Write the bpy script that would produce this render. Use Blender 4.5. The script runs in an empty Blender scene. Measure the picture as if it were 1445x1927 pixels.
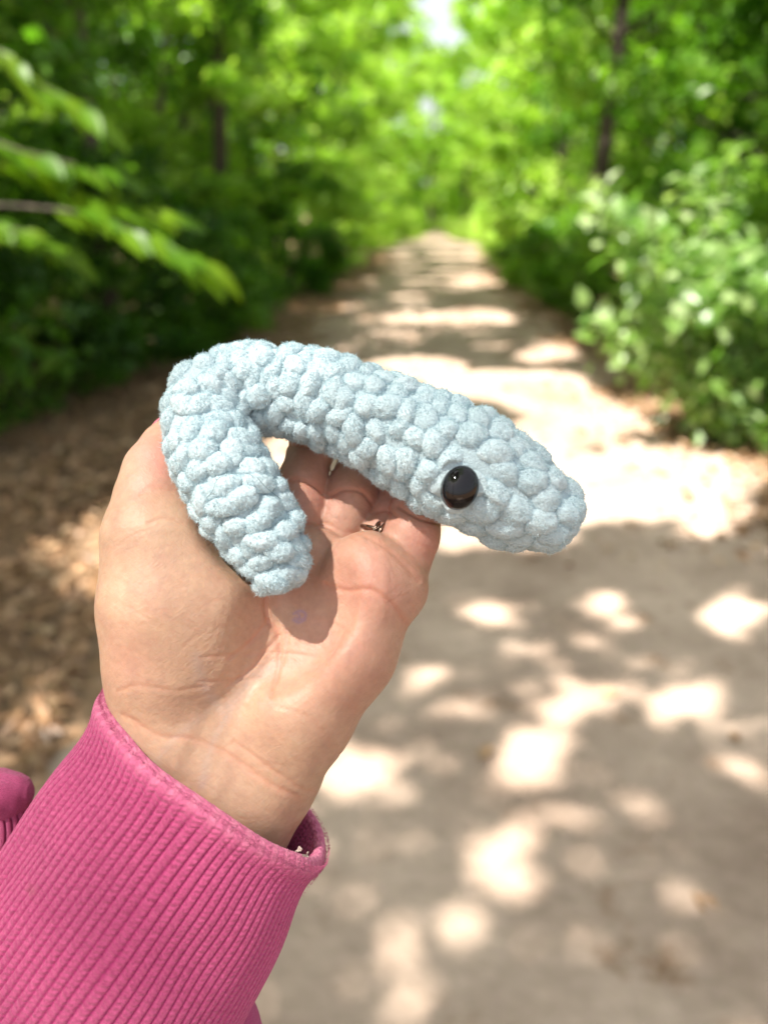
import bpy, math, random
import numpy as np
from mathutils import Vector, Matrix

rng = np.random.default_rng(7)
random.seed(7)
scene = bpy.context.scene
COL = scene.collection

# ------------------------------------------------------------------ camera
W_, H_, FPX = 1445.0, 1927.0, 1446.0
PITCH = math.atan(563.0 / FPX)
CAM = np.array([0.0, 0.0, 1.55])
R_ = np.array([1.0, 0.0, 0.0])
U_ = np.array([0.0, math.sin(PITCH), math.cos(PITCH)])
F_ = np.array([0.0, math.cos(PITCH), -math.sin(PITCH)])
S = 0.00016                      # metres per hand unit (a hand unit is about 0.16 mm)
cd = bpy.data.cameras.new('camera')
cam = bpy.data.objects.new('camera', cd)
COL.objects.link(cam)
cam.location = CAM
cam.rotation_euler = (math.pi / 2 - PITCH, 0, 0)
cd.sensor_fit = 'VERTICAL'
cd.sensor_height = 36.0
cd.lens = 36.0 * FPX / H_
cd.clip_start = 0.02
cd.clip_end = 500
cd.dof.use_dof = True
cd.dof.focus_distance = (FPX - 35) * S
cd.dof.aperture_fstop = cd.lens / 4.0
scene.camera = cam

# ------------------------------------------------------------------ light
SUN = np.array([-0.45, -0.27, 0.85]); SUN /= np.linalg.norm(SUN)
elev = math.asin(SUN[2]); az = math.atan2(SUN[0], SUN[1])
w = bpy.data.worlds.new('World'); scene.world = w; w.use_nodes = True
nt = w.node_tree
sky = nt.nodes.new('ShaderNodeTexSky'); sky.sky_type = 'NISHITA'; sky.sun_disc = False
sky.sun_elevation = elev; sky.sun_rotation = az
sky.air_density = 1.0; sky.dust_density = 5.0
bg = nt.nodes['Background']; bg.inputs['Strength'].default_value = 0.06
hz = nt.nodes.new('ShaderNodeMix'); hz.data_type = 'RGBA'; hz.inputs[0].default_value = 0.5      # pale summer haze in the sky
nt.links.new(sky.outputs[0], hz.inputs[6]); hz.inputs[7].default_value = (8.0, 8.1, 8.2, 1)
nt.links.new(hz.outputs[2], bg.inputs['Color'])
sl = bpy.data.lights.new('sun', 'SUN'); sl.energy = 5.0; sl.angle = math.radians(0.5)
sl.color = (1.0, 0.95, 0.86)
so = bpy.data.objects.new('sun', sl); COL.objects.link(so)
so.rotation_euler = Vector(SUN).to_track_quat('Z', 'Y').to_euler()
so.location = (-8, -5, 20)
scene.view_settings.view_transform = 'Standard'
scene.view_settings.look = 'None'
scene.view_settings.gamma = 1.0
scene.view_settings.use_curve_mapping = False
scene.view_settings.exposure = 1.8
scene.render.engine = 'CYCLES'

# ------------------------------------------------------------------ helpers
def cs(px, py, z=0.0):
    """hand units in the camera's own frame (x right, y up, z towards the viewer)"""
    k = (FPX - z) / FPX
    return np.array([(px - 722.5) * k, (963.5 - py) * k, z])

def to_world(p):
    p = np.atleast_2d(np.asarray(p, float))
    return CAM + S * (p[:, 0:1] * R_ + p[:, 1:2] * U_ - (p[:, 2:3] - FPX) * F_)

def gp(px, py, z=0.0):
    d = F_ + R_ * (px - 722.5) / FPX + U_ * (963.5 - py) / FPX
    t = (z - CAM[2]) / d[2]
    return CAM + d * t

def new_mesh(name, verts, faces, smooth=True):
    """faces: (n,3) or (n,4) int array, or list of such arrays"""
    me = bpy.data.meshes.new(name)
    if isinstance(faces, np.ndarray): faces = [faces]
    verts = np.ascontiguousarray(verts, dtype=np.float32)
    loops = np.concatenate([f.ravel() for f in faces]).astype(np.int32)
    tot = np.concatenate([np.full(len(f), f.shape[1], np.int32) for f in faces])
    st = np.concatenate([[0], np.cumsum(tot)[:-1]]).astype(np.int32)
    me.vertices.add(len(verts)); me.vertices.foreach_set('co', verts.ravel())
    me.loops.add(len(loops)); me.loops.foreach_set('vertex_index', loops)
    me.polygons.add(len(tot)); me.polygons.foreach_set('loop_start', st)
    me.polygons.foreach_set('loop_total', tot)
    me.polygons.foreach_set('use_smooth', np.full(len(tot), smooth))
    me.update(calc_edges=True)
    return me

def add_obj(name, me, mat, parent=None):
    o = bpy.data.objects.new(name, me)
    if me is not None and mat is not None and not me.materials: me.materials.append(mat)
    COL.objects.link(o)
    if parent is not None: o.parent = parent
    return o

def tag(o, label=None, cat=None, group=None, kind=None):
    if label: o['label'] = label
    if cat: o['category'] = cat
    if group: o['group'] = group
    if kind: o['kind'] = kind
    return o

def thing(name, loc, label, cat, group=None):
    o = bpy.data.objects.new(name, None); COL.objects.link(o)
    o.empty_display_size = 0.05
    o.location = loc
    return tag(o, label, cat, group)

def add_attr(me, name, vals, kind='FLOAT'):
    a = me.attributes.new(name, kind, 'POINT')
    if kind == 'FLOAT': a.data.foreach_set('value', np.asarray(vals, np.float32).ravel())
    else: a.data.foreach_set('vector', np.asarray(vals, np.float32).ravel())

def catmull(pts, n):
    pts = np.asarray(pts, float)
    P = np.vstack([2 * pts[0] - pts[1], pts, 2 * pts[-1] - pts[-2]])
    out = []
    m = len(pts) - 1
    for u in np.linspace(0, m, n):
        i = min(int(u), m - 1); t = u - i
        a, b, c, d = P[i], P[i + 1], P[i + 2], P[i + 3]
        out.append(0.5 * ((2 * b) + (-a + c) * t + (2 * a - 5 * b + 4 * c - d) * t * t + (-a + 3 * b - 3 * c + d) * t ** 3))
    return np.array(out)

def tube(pts, rad, seg=8, cap=True):
    """returns verts, quads for a tube along pts"""
    pts = np.asarray(pts, float); n = len(pts)
    rad = np.broadcast_to(np.asarray(rad, float), (n,))
    T = np.gradient(pts, axis=0); T /= np.linalg.norm(T, axis=1)[:, None] + 1e-12
    ref = np.array([0.0, 0.0, 1.0]) if abs(T[0][2]) < 0.9 else np.array([1.0, 0, 0])
    N = np.zeros_like(T); v = ref - T[0] * ref.dot(T[0]); N[0] = v / np.linalg.norm(v)
    for i in range(1, n):
        v = N[i - 1] - T[i] * N[i - 1].dot(T[i]); N[i] = v / (np.linalg.norm(v) + 1e-12)
    B = np.cross(T, N)
    th = np.linspace(0, 2 * np.pi, seg, endpoint=False)
    V = pts[:, None, :] + rad[:, None, None] * (np.cos(th)[None, :, None] * N[:, None, :] + np.sin(th)[None, :, None] * B[:, None, :])
    V = V.reshape(-1, 3)
    i, j = np.meshgrid(np.arange(n - 1), np.arange(seg), indexing='ij')
    a = i * seg + j; b = i * seg + (j + 1) % seg
    Q = np.stack([a, b, b + seg, a + seg], -1).reshape(-1, 4)
    if cap:
        c0 = len(V); V = np.vstack([V, pts[0], pts[-1]])
        jj = np.arange(seg); e = (n - 1) * seg
        Q = [Q, np.vstack([np.stack([np.full(seg, c0), (jj + 1) % seg, jj], -1),
                           np.stack([np.full(seg, c0 + 1), e + jj, e + (jj + 1) % seg], -1)])]
    else: Q = [Q]
    return V, Q

def merge(parts):
    Vs = []; Qs = {}; off = 0
    for V, Q in parts:
        if isinstance(Q, np.ndarray): Q = [Q]
        for q in Q: Qs.setdefault(q.shape[1], []).append(q + off)
        Vs.append(V); off += len(V)
    return np.vstack(Vs), [np.vstack(v) for v in Qs.values()]

def vnoise(P, scale, seed=0):
    """smooth value noise in numpy, about -1..1"""
    P = np.asarray(P, np.float64) * scale
    I = np.floor(P).astype(np.int64); f = P - I; f = f * f * (3 - 2 * f)
    def h(x, y, z):
        n = (x * 374761393 + y * 668265263 + z * 2147483647 + seed * 974711) & 0x7fffffff
        n = ((n ^ (n >> 13)) * 1274126177) & 0x7fffffff
        n = n ^ (n >> 16)
        return (n & 0xffff) / 32767.5 - 1
    r = 0
    for dx in (0, 1):
        for dy in (0, 1):
            for dz in (0, 1):
                wgt = (f[:, 0] if dx else 1 - f[:, 0]) * (f[:, 1] if dy else 1 - f[:, 1]) * (f[:, 2] if dz else 1 - f[:, 2])
                r = r + wgt * h(I[:, 0] + dx, I[:, 1] + dy, I[:, 2] + dz)
    return r

# ------------------------------------------------------------------ materials
def mat_base(name):
    m = bpy.data.materials.new(name); m.use_nodes = True
    nt = m.node_tree
    return m, nt, nt.nodes['Principled BSDF'], nt.nodes['Material Output']

def node(nt, t, **kw):
    n = nt.nodes.new(t)
    for k, v in kw.items():
        if k in n.inputs: n.inputs[k].default_value = v
        else: setattr(n, k, v)
    return n

def ramp(nt, stops, interp='LINEAR'):
    r = nt.nodes.new('ShaderNodeValToRGB'); cr = r.color_ramp; cr.interpolation = interp
    while len(cr.elements) < len(stops): cr.elements.new(0.5)
    for e, (p, c) in zip(cr.elements, stops):
        e.position = p; e.color = (*c, 1) if len(c) == 3 else c
    return r

def mixc(nt, fac, a, b, blend='MIX'):
    m = nt.nodes.new('ShaderNodeMix'); m.data_type = 'RGBA'; m.blend_type = blend
    for sock, v in ((0, fac), (6, a), (7, b)):
        if isinstance(v, bpy.types.NodeSocket): nt.links.new(v, m.inputs[sock])
        else: m.inputs[sock].default_value = v if sock == 0 else (*v, 1)
    return m.outputs[2]

def math_(nt, op, a, b=0.0, c=None):
    m = nt.nodes.new('ShaderNodeMath'); m.operation = op
    for i, v in enumerate((a, b, c)):
        if v is None: continue
        if isinstance(v, bpy.types.NodeSocket): nt.links.new(v, m.inputs[i])
        else: m.inputs[i].default_value = v
    return m.outputs[0]

def leaf_mat(name, c0, c1, c2, gloss=0.35, trans=0.5):
    m, nt, pb, out = mat_base(name)
    at = node(nt, 'ShaderNodeAttribute', attribute_name='rnd')
    r = ramp(nt, [(0.0, c0), (0.55, c1), (1.0, c2)])
    nt.links.new(at.outputs['Fac'], r.inputs[0])
    nt.links.new(r.outputs[0], pb.inputs['Base Color'])
    pb.inputs['Roughness'].default_value = 0.38
    pb.inputs['Specular IOR Level'].default_value = gloss
    tr = nt.nodes.new('ShaderNodeBsdfTranslucent')
    tc = mixc(nt, 1.0, r.outputs[0], (1.2, 1.4, 0.5), 'MULTIPLY')
    nt.links.new(tc, tr.inputs['Color'])
    mx = nt.nodes.new('ShaderNodeMixShader'); mx.inputs[0].default_value = trans
    nt.links.new(pb.outputs[0], mx.inputs[1]); nt.links.new(tr.outputs[0], mx.inputs[2])
    nt.links.new(mx.outputs[0], out.inputs['Surface'])
    return m

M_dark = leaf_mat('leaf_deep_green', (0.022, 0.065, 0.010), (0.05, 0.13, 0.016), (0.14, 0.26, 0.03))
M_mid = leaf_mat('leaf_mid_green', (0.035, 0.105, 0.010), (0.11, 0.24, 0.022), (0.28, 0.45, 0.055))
M_lime = leaf_mat('leaf_lime_sunglow', (0.17, 0.31, 0.03), (0.36, 0.52, 0.08), (0.58, 0.70, 0.24))  # brightened leaf colour, standing in for sunlit hazy glow
M_pale = leaf_mat('leaf_pale_green', (0.08, 0.18, 0.03), (0.22, 0.36, 0.09), (0.45, 0.55, 0.30), gloss=0.9)
M_branchleaf = leaf_mat('leaf_branch_green', (0.06, 0.15, 0.008), (0.11, 0.22, 0.008), (0.17, 0.28, 0.012), gloss=0.2)
M_litter = leaf_mat('dry_leaf', (0.16, 0.085, 0.045), (0.34, 0.20, 0.11), (0.50, 0.35, 0.22), gloss=0.3, trans=0.1)

def bark_mat():
    m, nt, pb, out = mat_base('bark')
    tc = node(nt, 'ShaderNodeTexCoord')
    mp = node(nt, 'ShaderNodeMapping'); mp.inputs['Scale'].default_value = (6, 6, 1.2)
    n = node(nt, 'ShaderNodeTexNoise', Scale=3.0, Detail=6.0)
    nt.links.new(tc.outputs['Object'], mp.inputs[0]); nt.links.new(mp.outputs[0], n.inputs['Vector'])
    r = ramp(nt, [(0.3, (0.035, 0.026, 0.018)), (0.7, (0.13, 0.10, 0.075))])
    nt.links.new(n.outputs[0], r.inputs[0]); nt.links.new(r.outputs[0], pb.inputs['Base Color'])
    pb.inputs['Roughness'].default_value = 0.9
    b = node(nt, 'ShaderNodeBump', Strength=0.8, Distance=0.03)
    nt.links.new(n.outputs[0], b.inputs['Height']); nt.links.new(b.outputs[0], pb.inputs['Normal'])
    return m
M_bark = bark_mat()

def ground_mat(name, dry, damp, litter, amount):
    m, nt, pb, out = mat_base(name)
    geo = node(nt, 'ShaderNodeNewGeometry')
    n1 = node(nt, 'ShaderNodeTexNoise', Scale=1.1, Detail=8.0, Roughness=0.62)
    n2 = node(nt, 'ShaderNodeTexNoise', Scale=14.0, Detail=6.0, Roughness=0.7)
    v = node(nt, 'ShaderNodeTexVoronoi', Scale=22.0)
    for n in (n1, n2, v): nt.links.new(geo.outputs['Position'], n.inputs['Vector'])
    r1 = ramp(nt, [(0.35, damp), (0.62, dry)])
    nt.links.new(n1.outputs[0], r1.inputs[0])
    r2 = ramp(nt, [(0.3, (0.84, 0.83, 0.82)), (0.75, (1.08, 1.07, 1.06))])
    nt.links.new(n2.outputs[0], r2.inputs[0])
    c = mixc(nt, 1.0, r1.outputs[0], r2.outputs[0], 'MULTIPLY')
    n3 = node(nt, 'ShaderNodeTexNoise', Scale=2.6, Detail=7.0, Roughness=0.75)
    nt.links.new(geo.outputs['Position'], n3.inputs['Vector'])
    r3 = ramp(nt, [(amount, (0, 0, 0)), (amount + 0.1, (1, 1, 1))])
    nt.links.new(n3.outputs[0], r3.inputs[0])
    c = mixc(nt, r3.outputs[0], c, litter)
    nt.links.new(c, pb.inputs['Base Color'])
    pb.inputs['Roughness'].default_value = 0.95
    pb.inputs['Specular IOR Level'].default_value = 0.2
    b = node(nt, 'ShaderNodeBump', Strength=0.5, Distance=0.012)
    h = math_(nt, 'ADD', n2.outputs[0], v.outputs[0])
    nt.links.new(h, b.inputs['Height']); nt.links.new(b.outputs[0], pb.inputs['Normal'])
    return m
M_path = ground_mat('sandy_path_soil', (0.58, 0.44, 0.35), (0.33, 0.235, 0.18), (0.25, 0.15, 0.09), 0.57)
M_soil = ground_mat('forest_floor_soil', (0.27, 0.18, 0.115), (0.16, 0.10, 0.062), (0.27, 0.16, 0.09), 0.50)

# ------------------------------------------------------------------ setting: ground and path
def grid_sheet(name, fx, nu, nv, mat, label):
    u, v = np.meshgrid(np.linspace(0, 1, nu), np.linspace(0, 1, nv), indexing='ij')
    V = fx(u.ravel(), v.ravel())
    i, j = np.meshgrid(np.arange(nu - 1), np.arange(nv - 1), indexing='ij')
    a = (i * nv + j).ravel()
    Q = np.stack([a, a + nv, a + nv + 1, a + 1], -1)
    me = new_mesh(name, V, Q)
    o = add_obj(name, me, mat); tag(o, label=label, kind='structure')
    return o

def f_ground(u, v):
    x = (u - 0.5) * 2; y = v
    X = np.sign(x) * (np.abs(x) ** 2.2) * 220; Y = -60 + (v ** 1.6) * 420
    P = np.stack([X, Y, np.zeros_like(X)], -1)
    P[:, 2] = 0.05 * vnoise(P, 0.25, 3) * np.clip((np.abs(X - 0.6) - 3.0) / 3, 0, 1) - 0.012
    return P
grid_sheet('ground', f_ground, 110, 150, M_soil, None)

LB = [gp(*p) for p in ((-500, 1250), (0, 862), (300, 722), (470, 628), (680, 505), (772, 438), (795, 420))]
RB = [gp(*p) for p in ((2100, 1250), (1500, 870), (1230, 728), (1120, 655), (945, 540), (905, 458), (880, 425))]
def border(B, y):
    ys = np.array([b[1] for b in B]); xs = np.array([b[0] for b in B])
    o = np.argsort(ys); return np.interp(y, ys[o], xs[o])
PL = [gp(*p) for p in ((60, 1700), (170, 1300), (260, 1000), (430, 765), (560, 645), (700, 520), (742, 461), (788, 451), (806, 441), (818, 420))]
PR = [gp(*p) for p in ((2000, 1700), (1700, 1250), (1400, 930), (1180, 745), (1070, 645), (935, 535), (907, 461), (852, 451), (836, 441), (830, 420))]
def f_path(u, v):
    Y = -6 + 96 * (v ** 2.0)
    l = border(PL, Y); r = border(PR, Y)
    e = 0.22 * np.sin(Y * 1.7) + 0.15 * np.sin(Y * 4.1 + 1)
    X = l + (r - l) * u + e * (u - 0.5) * 2
    P = np.stack([X, Y, np.zeros_like(X)], -1)
    edge = np.clip(np.minimum(u, 1 - u) * 12, 0, 1)
    P[:, 2] = 0.004 + edge * (0.012 + 0.012 * vnoise(P, 0.9, 5) + 0.004 * vnoise(P, 6, 8))
    return P
grid_sheet('path', f_path, 60, 300, M_path, None)

# ------------------------------------------------------------------ foliage
def leaves_mesh(name, C, size, seed=0, droop=0.3, aspect=0.5, up_bias=0.6, tone=None):
    """folded rhombus leaves at points C"""
    r = np.random.default_rng(seed)
    n = len(C)
    nrm = r.normal(size=(n, 3)); nrm[:, 2] = np.abs(nrm[:, 2]) + up_bias
    nrm /= np.linalg.norm(nrm, axis=1)[:, None]
    d = r.normal(size=(n, 3)); d[:, 2] -= droop
    d -= nrm * (d * nrm).sum(1)[:, None]; d /= np.linalg.norm(d, axis=1)[:, None] + 1e-9
    s = np.cross(nrm, d)
    L = size * r.uniform(0.6, 1.25, n)[:, None]
    Wd = L * aspect * 0.5
    mid = C + d * L * 0.45
    V = np.empty((n, 4, 3))
    V[:, 0] = C
    V[:, 1] = mid + s * Wd + nrm * L * 0.08
    V[:, 2] = C + d * L - nrm * L * 0.12
    V[:, 3] = mid - s * Wd + nrm * L * 0.08
    b = np.arange(n)[:, None] * 4
    T = np.stack([b + [0, 1, 2], b + [0, 2, 3]], 1).reshape(-1, 3)
    me = new_mesh(name, V.reshape(-1, 3), T, smooth=False)
    add_attr(me, 'rnd', np.repeat(r.beta(2, 2, n) if tone is None else np.clip(0.35 * r.beta(2, 2, n) + 0.65 * tone, 0, 1), 4))
    return me

def clump_points(r, centers, n, rad):
    idx = r.integers(0, len(centers), n)
    d = r.normal(size=(n, 3)); d /= np.linalg.norm(d, axis=1)[:, None]
    q = (r.uniform(0, 1, n) ** 0.5)[:, None]
    rr = rad * r.uniform(0.6, 1.2, len(centers))[idx][:, None]
    return centers[idx] + d * q * rr * np.array([1, 1, 0.6])

def make_tree(name, x, y, h, rad, leaf, n, mat, label, cat, group, seed, low=0.12, trunk_r=None, lean=(0, 0), nclump=None, bare=False, clumpr=None):
    r = np.random.default_rng(seed)
    t = thing(name, (x, y, 0), label, cat, group)
    tr = trunk_r or 0.018 * h + 0.01
    # trunk
    tp = np.array([[0, 0, -0.05], [0.02 * h * r.normal(), 0.02 * h * r.normal(), h * 0.35],
                   [lean[0] * 0.5 + 0.03 * h * r.normal(), lean[1] * 0.5 + 0.03 * h * r.normal(), h * 0.65], [lean[0], lean[1], h * 0.95]])
    c = catmull(tp, 14)
    parts = [tube(c, tr * np.linspace(1.15, 0.25, 14), 8)]
    nc = nclump or max(10, int(n / 130))
    # crown clumps over an uneven ovoid
    u = r.uniform(0, 1, nc); zz = h * (low + (1 - low) * u)
    prof = np.sin(np.pi * np.clip(0.12 + 0.8 * u, 0, 1)) ** 0.6
    a = r.uniform(0, 2 * np.pi, nc); q = r.uniform(0.15, 1, nc) ** 0.6
    ax = np.interp(zz, c[:, 2], c[:, 0]); ay = np.interp(zz, c[:, 2], c[:, 1])
    cen = np.stack([ax + rad * prof * q * np.cos(a), ay + rad * prof * q * np.sin(a), zz], -1)
    for k in r.choice(nc, min(nc, 16), replace=False):
        z0 = max(0.05, cen[k, 2] - 0.5 * rad * r.uniform(0.4, 1))
        p0 = np.array([np.interp(z0, c[:, 2], c[:, 0]), np.interp(z0, c[:, 2], c[:, 1]), z0])
        mid = (p0 + cen[k]) / 2 + np.array([0, 0, -0.08 * rad])
        parts.append(tube(catmull([p0, mid, cen[k]], 6), tr * 0.32 * np.linspace(1, 0.25, 6), 5))
    V, Q = merge(parts)
    add_obj('trunk' if h > 2.2 else 'stem', new_mesh('trunk', V, Q), M_bark, t)
    P = clump_points(r, cen, n, clumpr or rad * 0.34)
    P = P[P[:, 2] > 0.02]
    tone = np.clip(0.5 + 0.75 * vnoise(P + seed, 1.6 / (0.6 + 0.02 * y), 17), 0, 1)
    cr = add_obj('crown' if h > 2.2 else 'foliage', leaves_mesh('crown', P, leaf, seed, tone=tone, aspect=0.6), mat, t)
    return t

# wall of foliage on both sides, nearer shrubs first
def ordinal(i): return ['first', 'second', 'third', 'fourth', 'fifth', 'sixth', 'seventh', 'eighth', 'ninth', 'tenth', 'eleventh', 'twelfth', 'thirteenth', 'fourteenth'][i]

SH = [('left', LB, -1), ('right', RB, 1)]
for side, B, sg in SH:
    ds = [4.9, 6.3, 7.8, 9.4, 11.3, 13.6, 16.5, 20, 24.5, 30, 37, 46]
    for i, d in enumerate(ds):
        if side == 'right' and i == 0: continue          # the pale shrub stands there
        off = (0.5 if side == 'left' else 0.75) + 0.35 * rng.uniform()
        x = border(B, np.array([d]))[0] + sg * off
        h = rng.uniform(1.3, 2.1) * (1.0 if d < 20 else 1.25)
        n = int(5200 if d < 12 else 3400)
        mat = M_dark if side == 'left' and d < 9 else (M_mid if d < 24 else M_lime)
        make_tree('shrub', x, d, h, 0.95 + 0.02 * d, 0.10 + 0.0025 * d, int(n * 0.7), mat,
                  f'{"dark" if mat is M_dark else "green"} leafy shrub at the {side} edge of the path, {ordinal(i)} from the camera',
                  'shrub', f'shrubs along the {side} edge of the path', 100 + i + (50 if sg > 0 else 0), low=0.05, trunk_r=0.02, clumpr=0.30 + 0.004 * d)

for side, B, sg in SH:
    rows = [(2.1, [5.5, 7.6, 10, 12.8, 16, 20, 25, 31, 38, 47, 57]),
            (4.6, [7, 10, 13.5, 18, 24, 31, 40]),
            (8.0, [9, 14, 20, 28])]
    for rI, (off, ds) in enumerate(rows):
        for i, d in enumerate(ds):
            x = border(B, np.array([d]))[0] + sg * (off + 0.4 * rng.normal())
            h = 2.7 + 0.9 * rI + 0.24 * d + rng.uniform(0, 1.2)
            far = d > 26
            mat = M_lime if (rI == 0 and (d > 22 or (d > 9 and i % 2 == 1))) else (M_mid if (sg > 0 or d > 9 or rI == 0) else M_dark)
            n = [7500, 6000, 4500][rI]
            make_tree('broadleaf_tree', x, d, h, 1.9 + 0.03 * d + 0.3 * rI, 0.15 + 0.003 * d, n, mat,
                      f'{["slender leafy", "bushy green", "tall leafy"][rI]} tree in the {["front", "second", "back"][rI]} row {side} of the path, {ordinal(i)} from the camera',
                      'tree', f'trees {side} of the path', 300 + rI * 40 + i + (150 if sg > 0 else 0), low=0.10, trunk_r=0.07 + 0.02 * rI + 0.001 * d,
                      lean=(-sg * (0.5 + 0.012 * d), 0), clumpr=0.48 + 0.006 * d)

# trees whose bare lower trunks show dark between the leaves
for i, (px, d, h, side, lab) in enumerate([(1100, 12.5, 9, 1, 'upright trunk right of the path above the hedge'), (205, 8.5, 8, -1, 'trunk at the upper left behind the drooping leaves'),
                                    (412, 14, 9.5, -1, 'trunk left of the path halfway to the gap'), (985, 26, 11, 1, 'far trunk right of the path near the gap')]):
    make_tree('trunk_tree', (px - 722.5) / FPX * d * 0.97, d, h, 2.0, 0.17, 3200, M_mid, 'tree with a dark bare ' + lab, 'tree', 'trees with bare dark trunks', 820 + i, low=0.42, trunk_r=0.08 + 0.004 * d, clumpr=0.6)

# the sunlit end of the path: young trees closing the view, sun glow put into their leaf colour
for i, (px, d, h, rad) in enumerate([(690, 66, 17, 3.6), (800, 82, 15.6, 4.2), (868, 70, 13.4, 3.6), (965, 62, 17, 4.2), (600, 60, 17, 5), (1060, 58, 17, 5),
                                     (835, 92, 16.4, 6.0), (480, 66, 18, 5.5), (1180, 64, 18, 5.5), (806, 74, 13.8, 3.6)]):
    x = (px - 722.5) / FPX * d * 1.0
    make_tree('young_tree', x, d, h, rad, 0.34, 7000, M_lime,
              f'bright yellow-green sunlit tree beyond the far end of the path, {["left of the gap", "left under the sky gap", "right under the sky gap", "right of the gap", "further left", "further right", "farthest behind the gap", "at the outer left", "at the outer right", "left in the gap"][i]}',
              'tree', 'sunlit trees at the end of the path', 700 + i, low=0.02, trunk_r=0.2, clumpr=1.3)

# far wood behind everything
r = np.random.default_rng(55)
n = 26000
ang = r.uniform(-0.95, 0.95, n); dist = r.uniform(75, 115, n)
hh = r.uniform(0, 1, n) ** 0.8 * np.where(np.abs(ang - 0.075) < 0.075, 9, 24)
P = np.stack([np.sin(ang) * dist, np.cos(ang) * dist, hh], -1)
cc = P[r.integers(0, n, 900)]
P = np.vstack([P, clump_points(r, cc, 12000, 2.0)])
P = P[P[:, 2] > 0.05]
tag(add_obj('far_wood', leaves_mesh('far_wood', P, 1.0, 5, aspect=0.8), M_mid), 'far green wood closing the view behind the trees', 'wood', kind='stuff')
# near woods flanks so that side views stay closed
for sg, nm in ((-1, 'left'), (1, 'right')):
    n = 14000
    P = np.stack([sg * r.uniform(13, 26, n), r.uniform(-6, 75, n), r.uniform(0, 1, n) * 11], -1)
    cc = P[r.integers(0, n, 500)]
    P = np.vstack([P[:6000], clump_points(r, cc, 10000, 0.9)]); P = P[P[:, 2] > 0.03]
    tag(add_obj('deep_wood', leaves_mesh('deep_wood', P, 0.34, 8 + sg, aspect=0.7), M_dark), f'dark leafy wood standing deep behind the {nm} row of trees', 'wood', kind='stuff')

# ------------------------------------------------------------------ pale shrub at the right
def leaf_blade(L, Wd, seg=6, cup=0.12, droop=0.15):
    """a single leaf along +x with a pointed oval outline, a folded midrib and a bent tip"""
    t = np.linspace(0, 1, seg + 1)
    wd = Wd * np.sin(np.pi * t ** 0.8) ** 0.9 * 0.5; wd[0] = Wd * 0.02; wd[-1] = 0.0
    x = L * t; z = -droop * L * t * t
    V = []
    for k in range(seg + 1):
        V += [(x[k], wd[k], z[k] + cup * wd[k]), (x[k], 0, z[k]), (x[k], -wd[k], z[k] + cup * wd[k])]
    Q = []
    for k in range(seg):
        a = k * 3
        Q += [(a, a + 1, a + 4, a + 3), (a + 1, a + 2, a + 5, a + 4)]
    return np.array(V), np.array(Q)

def leaf_parts(t, mat, spots, L, Wd, base, prefix='leaf', variants=4, cup=0.3, droop=0.15):
    mes = []
    for k in range(variants):
        V, Q = leaf_blade(L, Wd, cup=cup, droop=droop * (0.5 + k * 0.5))
        me = new_mesh(prefix, V, Q); me.materials.append(mat)
        add_attr(me, 'rnd', np.full(len(V), (k + 0.5) / variants)); mes.append(me)
    for k, (p, d, nn, s) in enumerate(spots):
        o = bpy.data.objects.new(prefix, mes[k % variants]); COL.objects.link(o); o.parent = t
        d = d / np.linalg.norm(d); nn = nn - d * nn.dot(d); nn /= np.linalg.norm(nn)
        M = Matrix.Identity(4)
        yy = np.cross(nn, d)
        for i in range(3): M[i][0] = d[i] * s; M[i][1] = yy[i] * s; M[i][2] = nn[i] * s; M[i][3] = p[i]
        o.matrix_local = M

bx = gp(1310, 850)
sh = thing('pale_shrub', (bx[0] + 0.15, bx[1] + 0.2, 0), 'pale green sunlit shrub with rounded leaves at the right edge of the path', 'shrub')
r = np.random.default_rng(21)
stems = []; spots = []; allP = []
for k in range(52):
    a = r.uniform(0, 2 * np.pi); q = r.uniform(0.2, 1.0)
    e = np.array([q * 1.25 * math.cos(a) + 0.25, q * 0.8 * math.sin(a), r.uniform(0.3, 1.9)])
    if e[2] < 0.75: e[0] = abs(e[0]) - 0.1
    m_ = np.array([e[0] * 0.35, e[1] * 0.35, e[2] * 0.5])
    c = catmull([[0.05 * e[0], 0.05 * e[1], -0.03], m_, e], 9)
    stems.append(tube(c, 0.009 * np.linspace(1, 0.3, 9), 5))
    for j in range(3, 9):
        for _ in range(18 if j > 4 else 8):
            p = c[j] + r.normal(size=3) * 0.085
            d = r.normal(size=3) + (c[j] - m_) * 0.8; d[2] -= 0.1
            nn = r.normal(size=3) * 0.5 + SUN
            allP.append((p, d, nn, r.uniform(0.7, 1.3)))
V, Q = merge(stems)
add_obj('stem', new_mesh('stem', V, Q), M_bark, sh)
# largest seen: those nearest the viewer
allP.sort(key=lambda s: s[0][1] + 0.3 * s[0][0])
leaf_parts(sh, M_pale, allP[:290], 0.13, 0.085, None)
rest = np.array([s[0] for s in allP[290:]])
tag(add_obj('foliage', leaves_mesh('foliage', rest, 0.125, 3, aspect=0.62, up_bias=1.2), M_pale, sh), kind='stuff')

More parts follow.
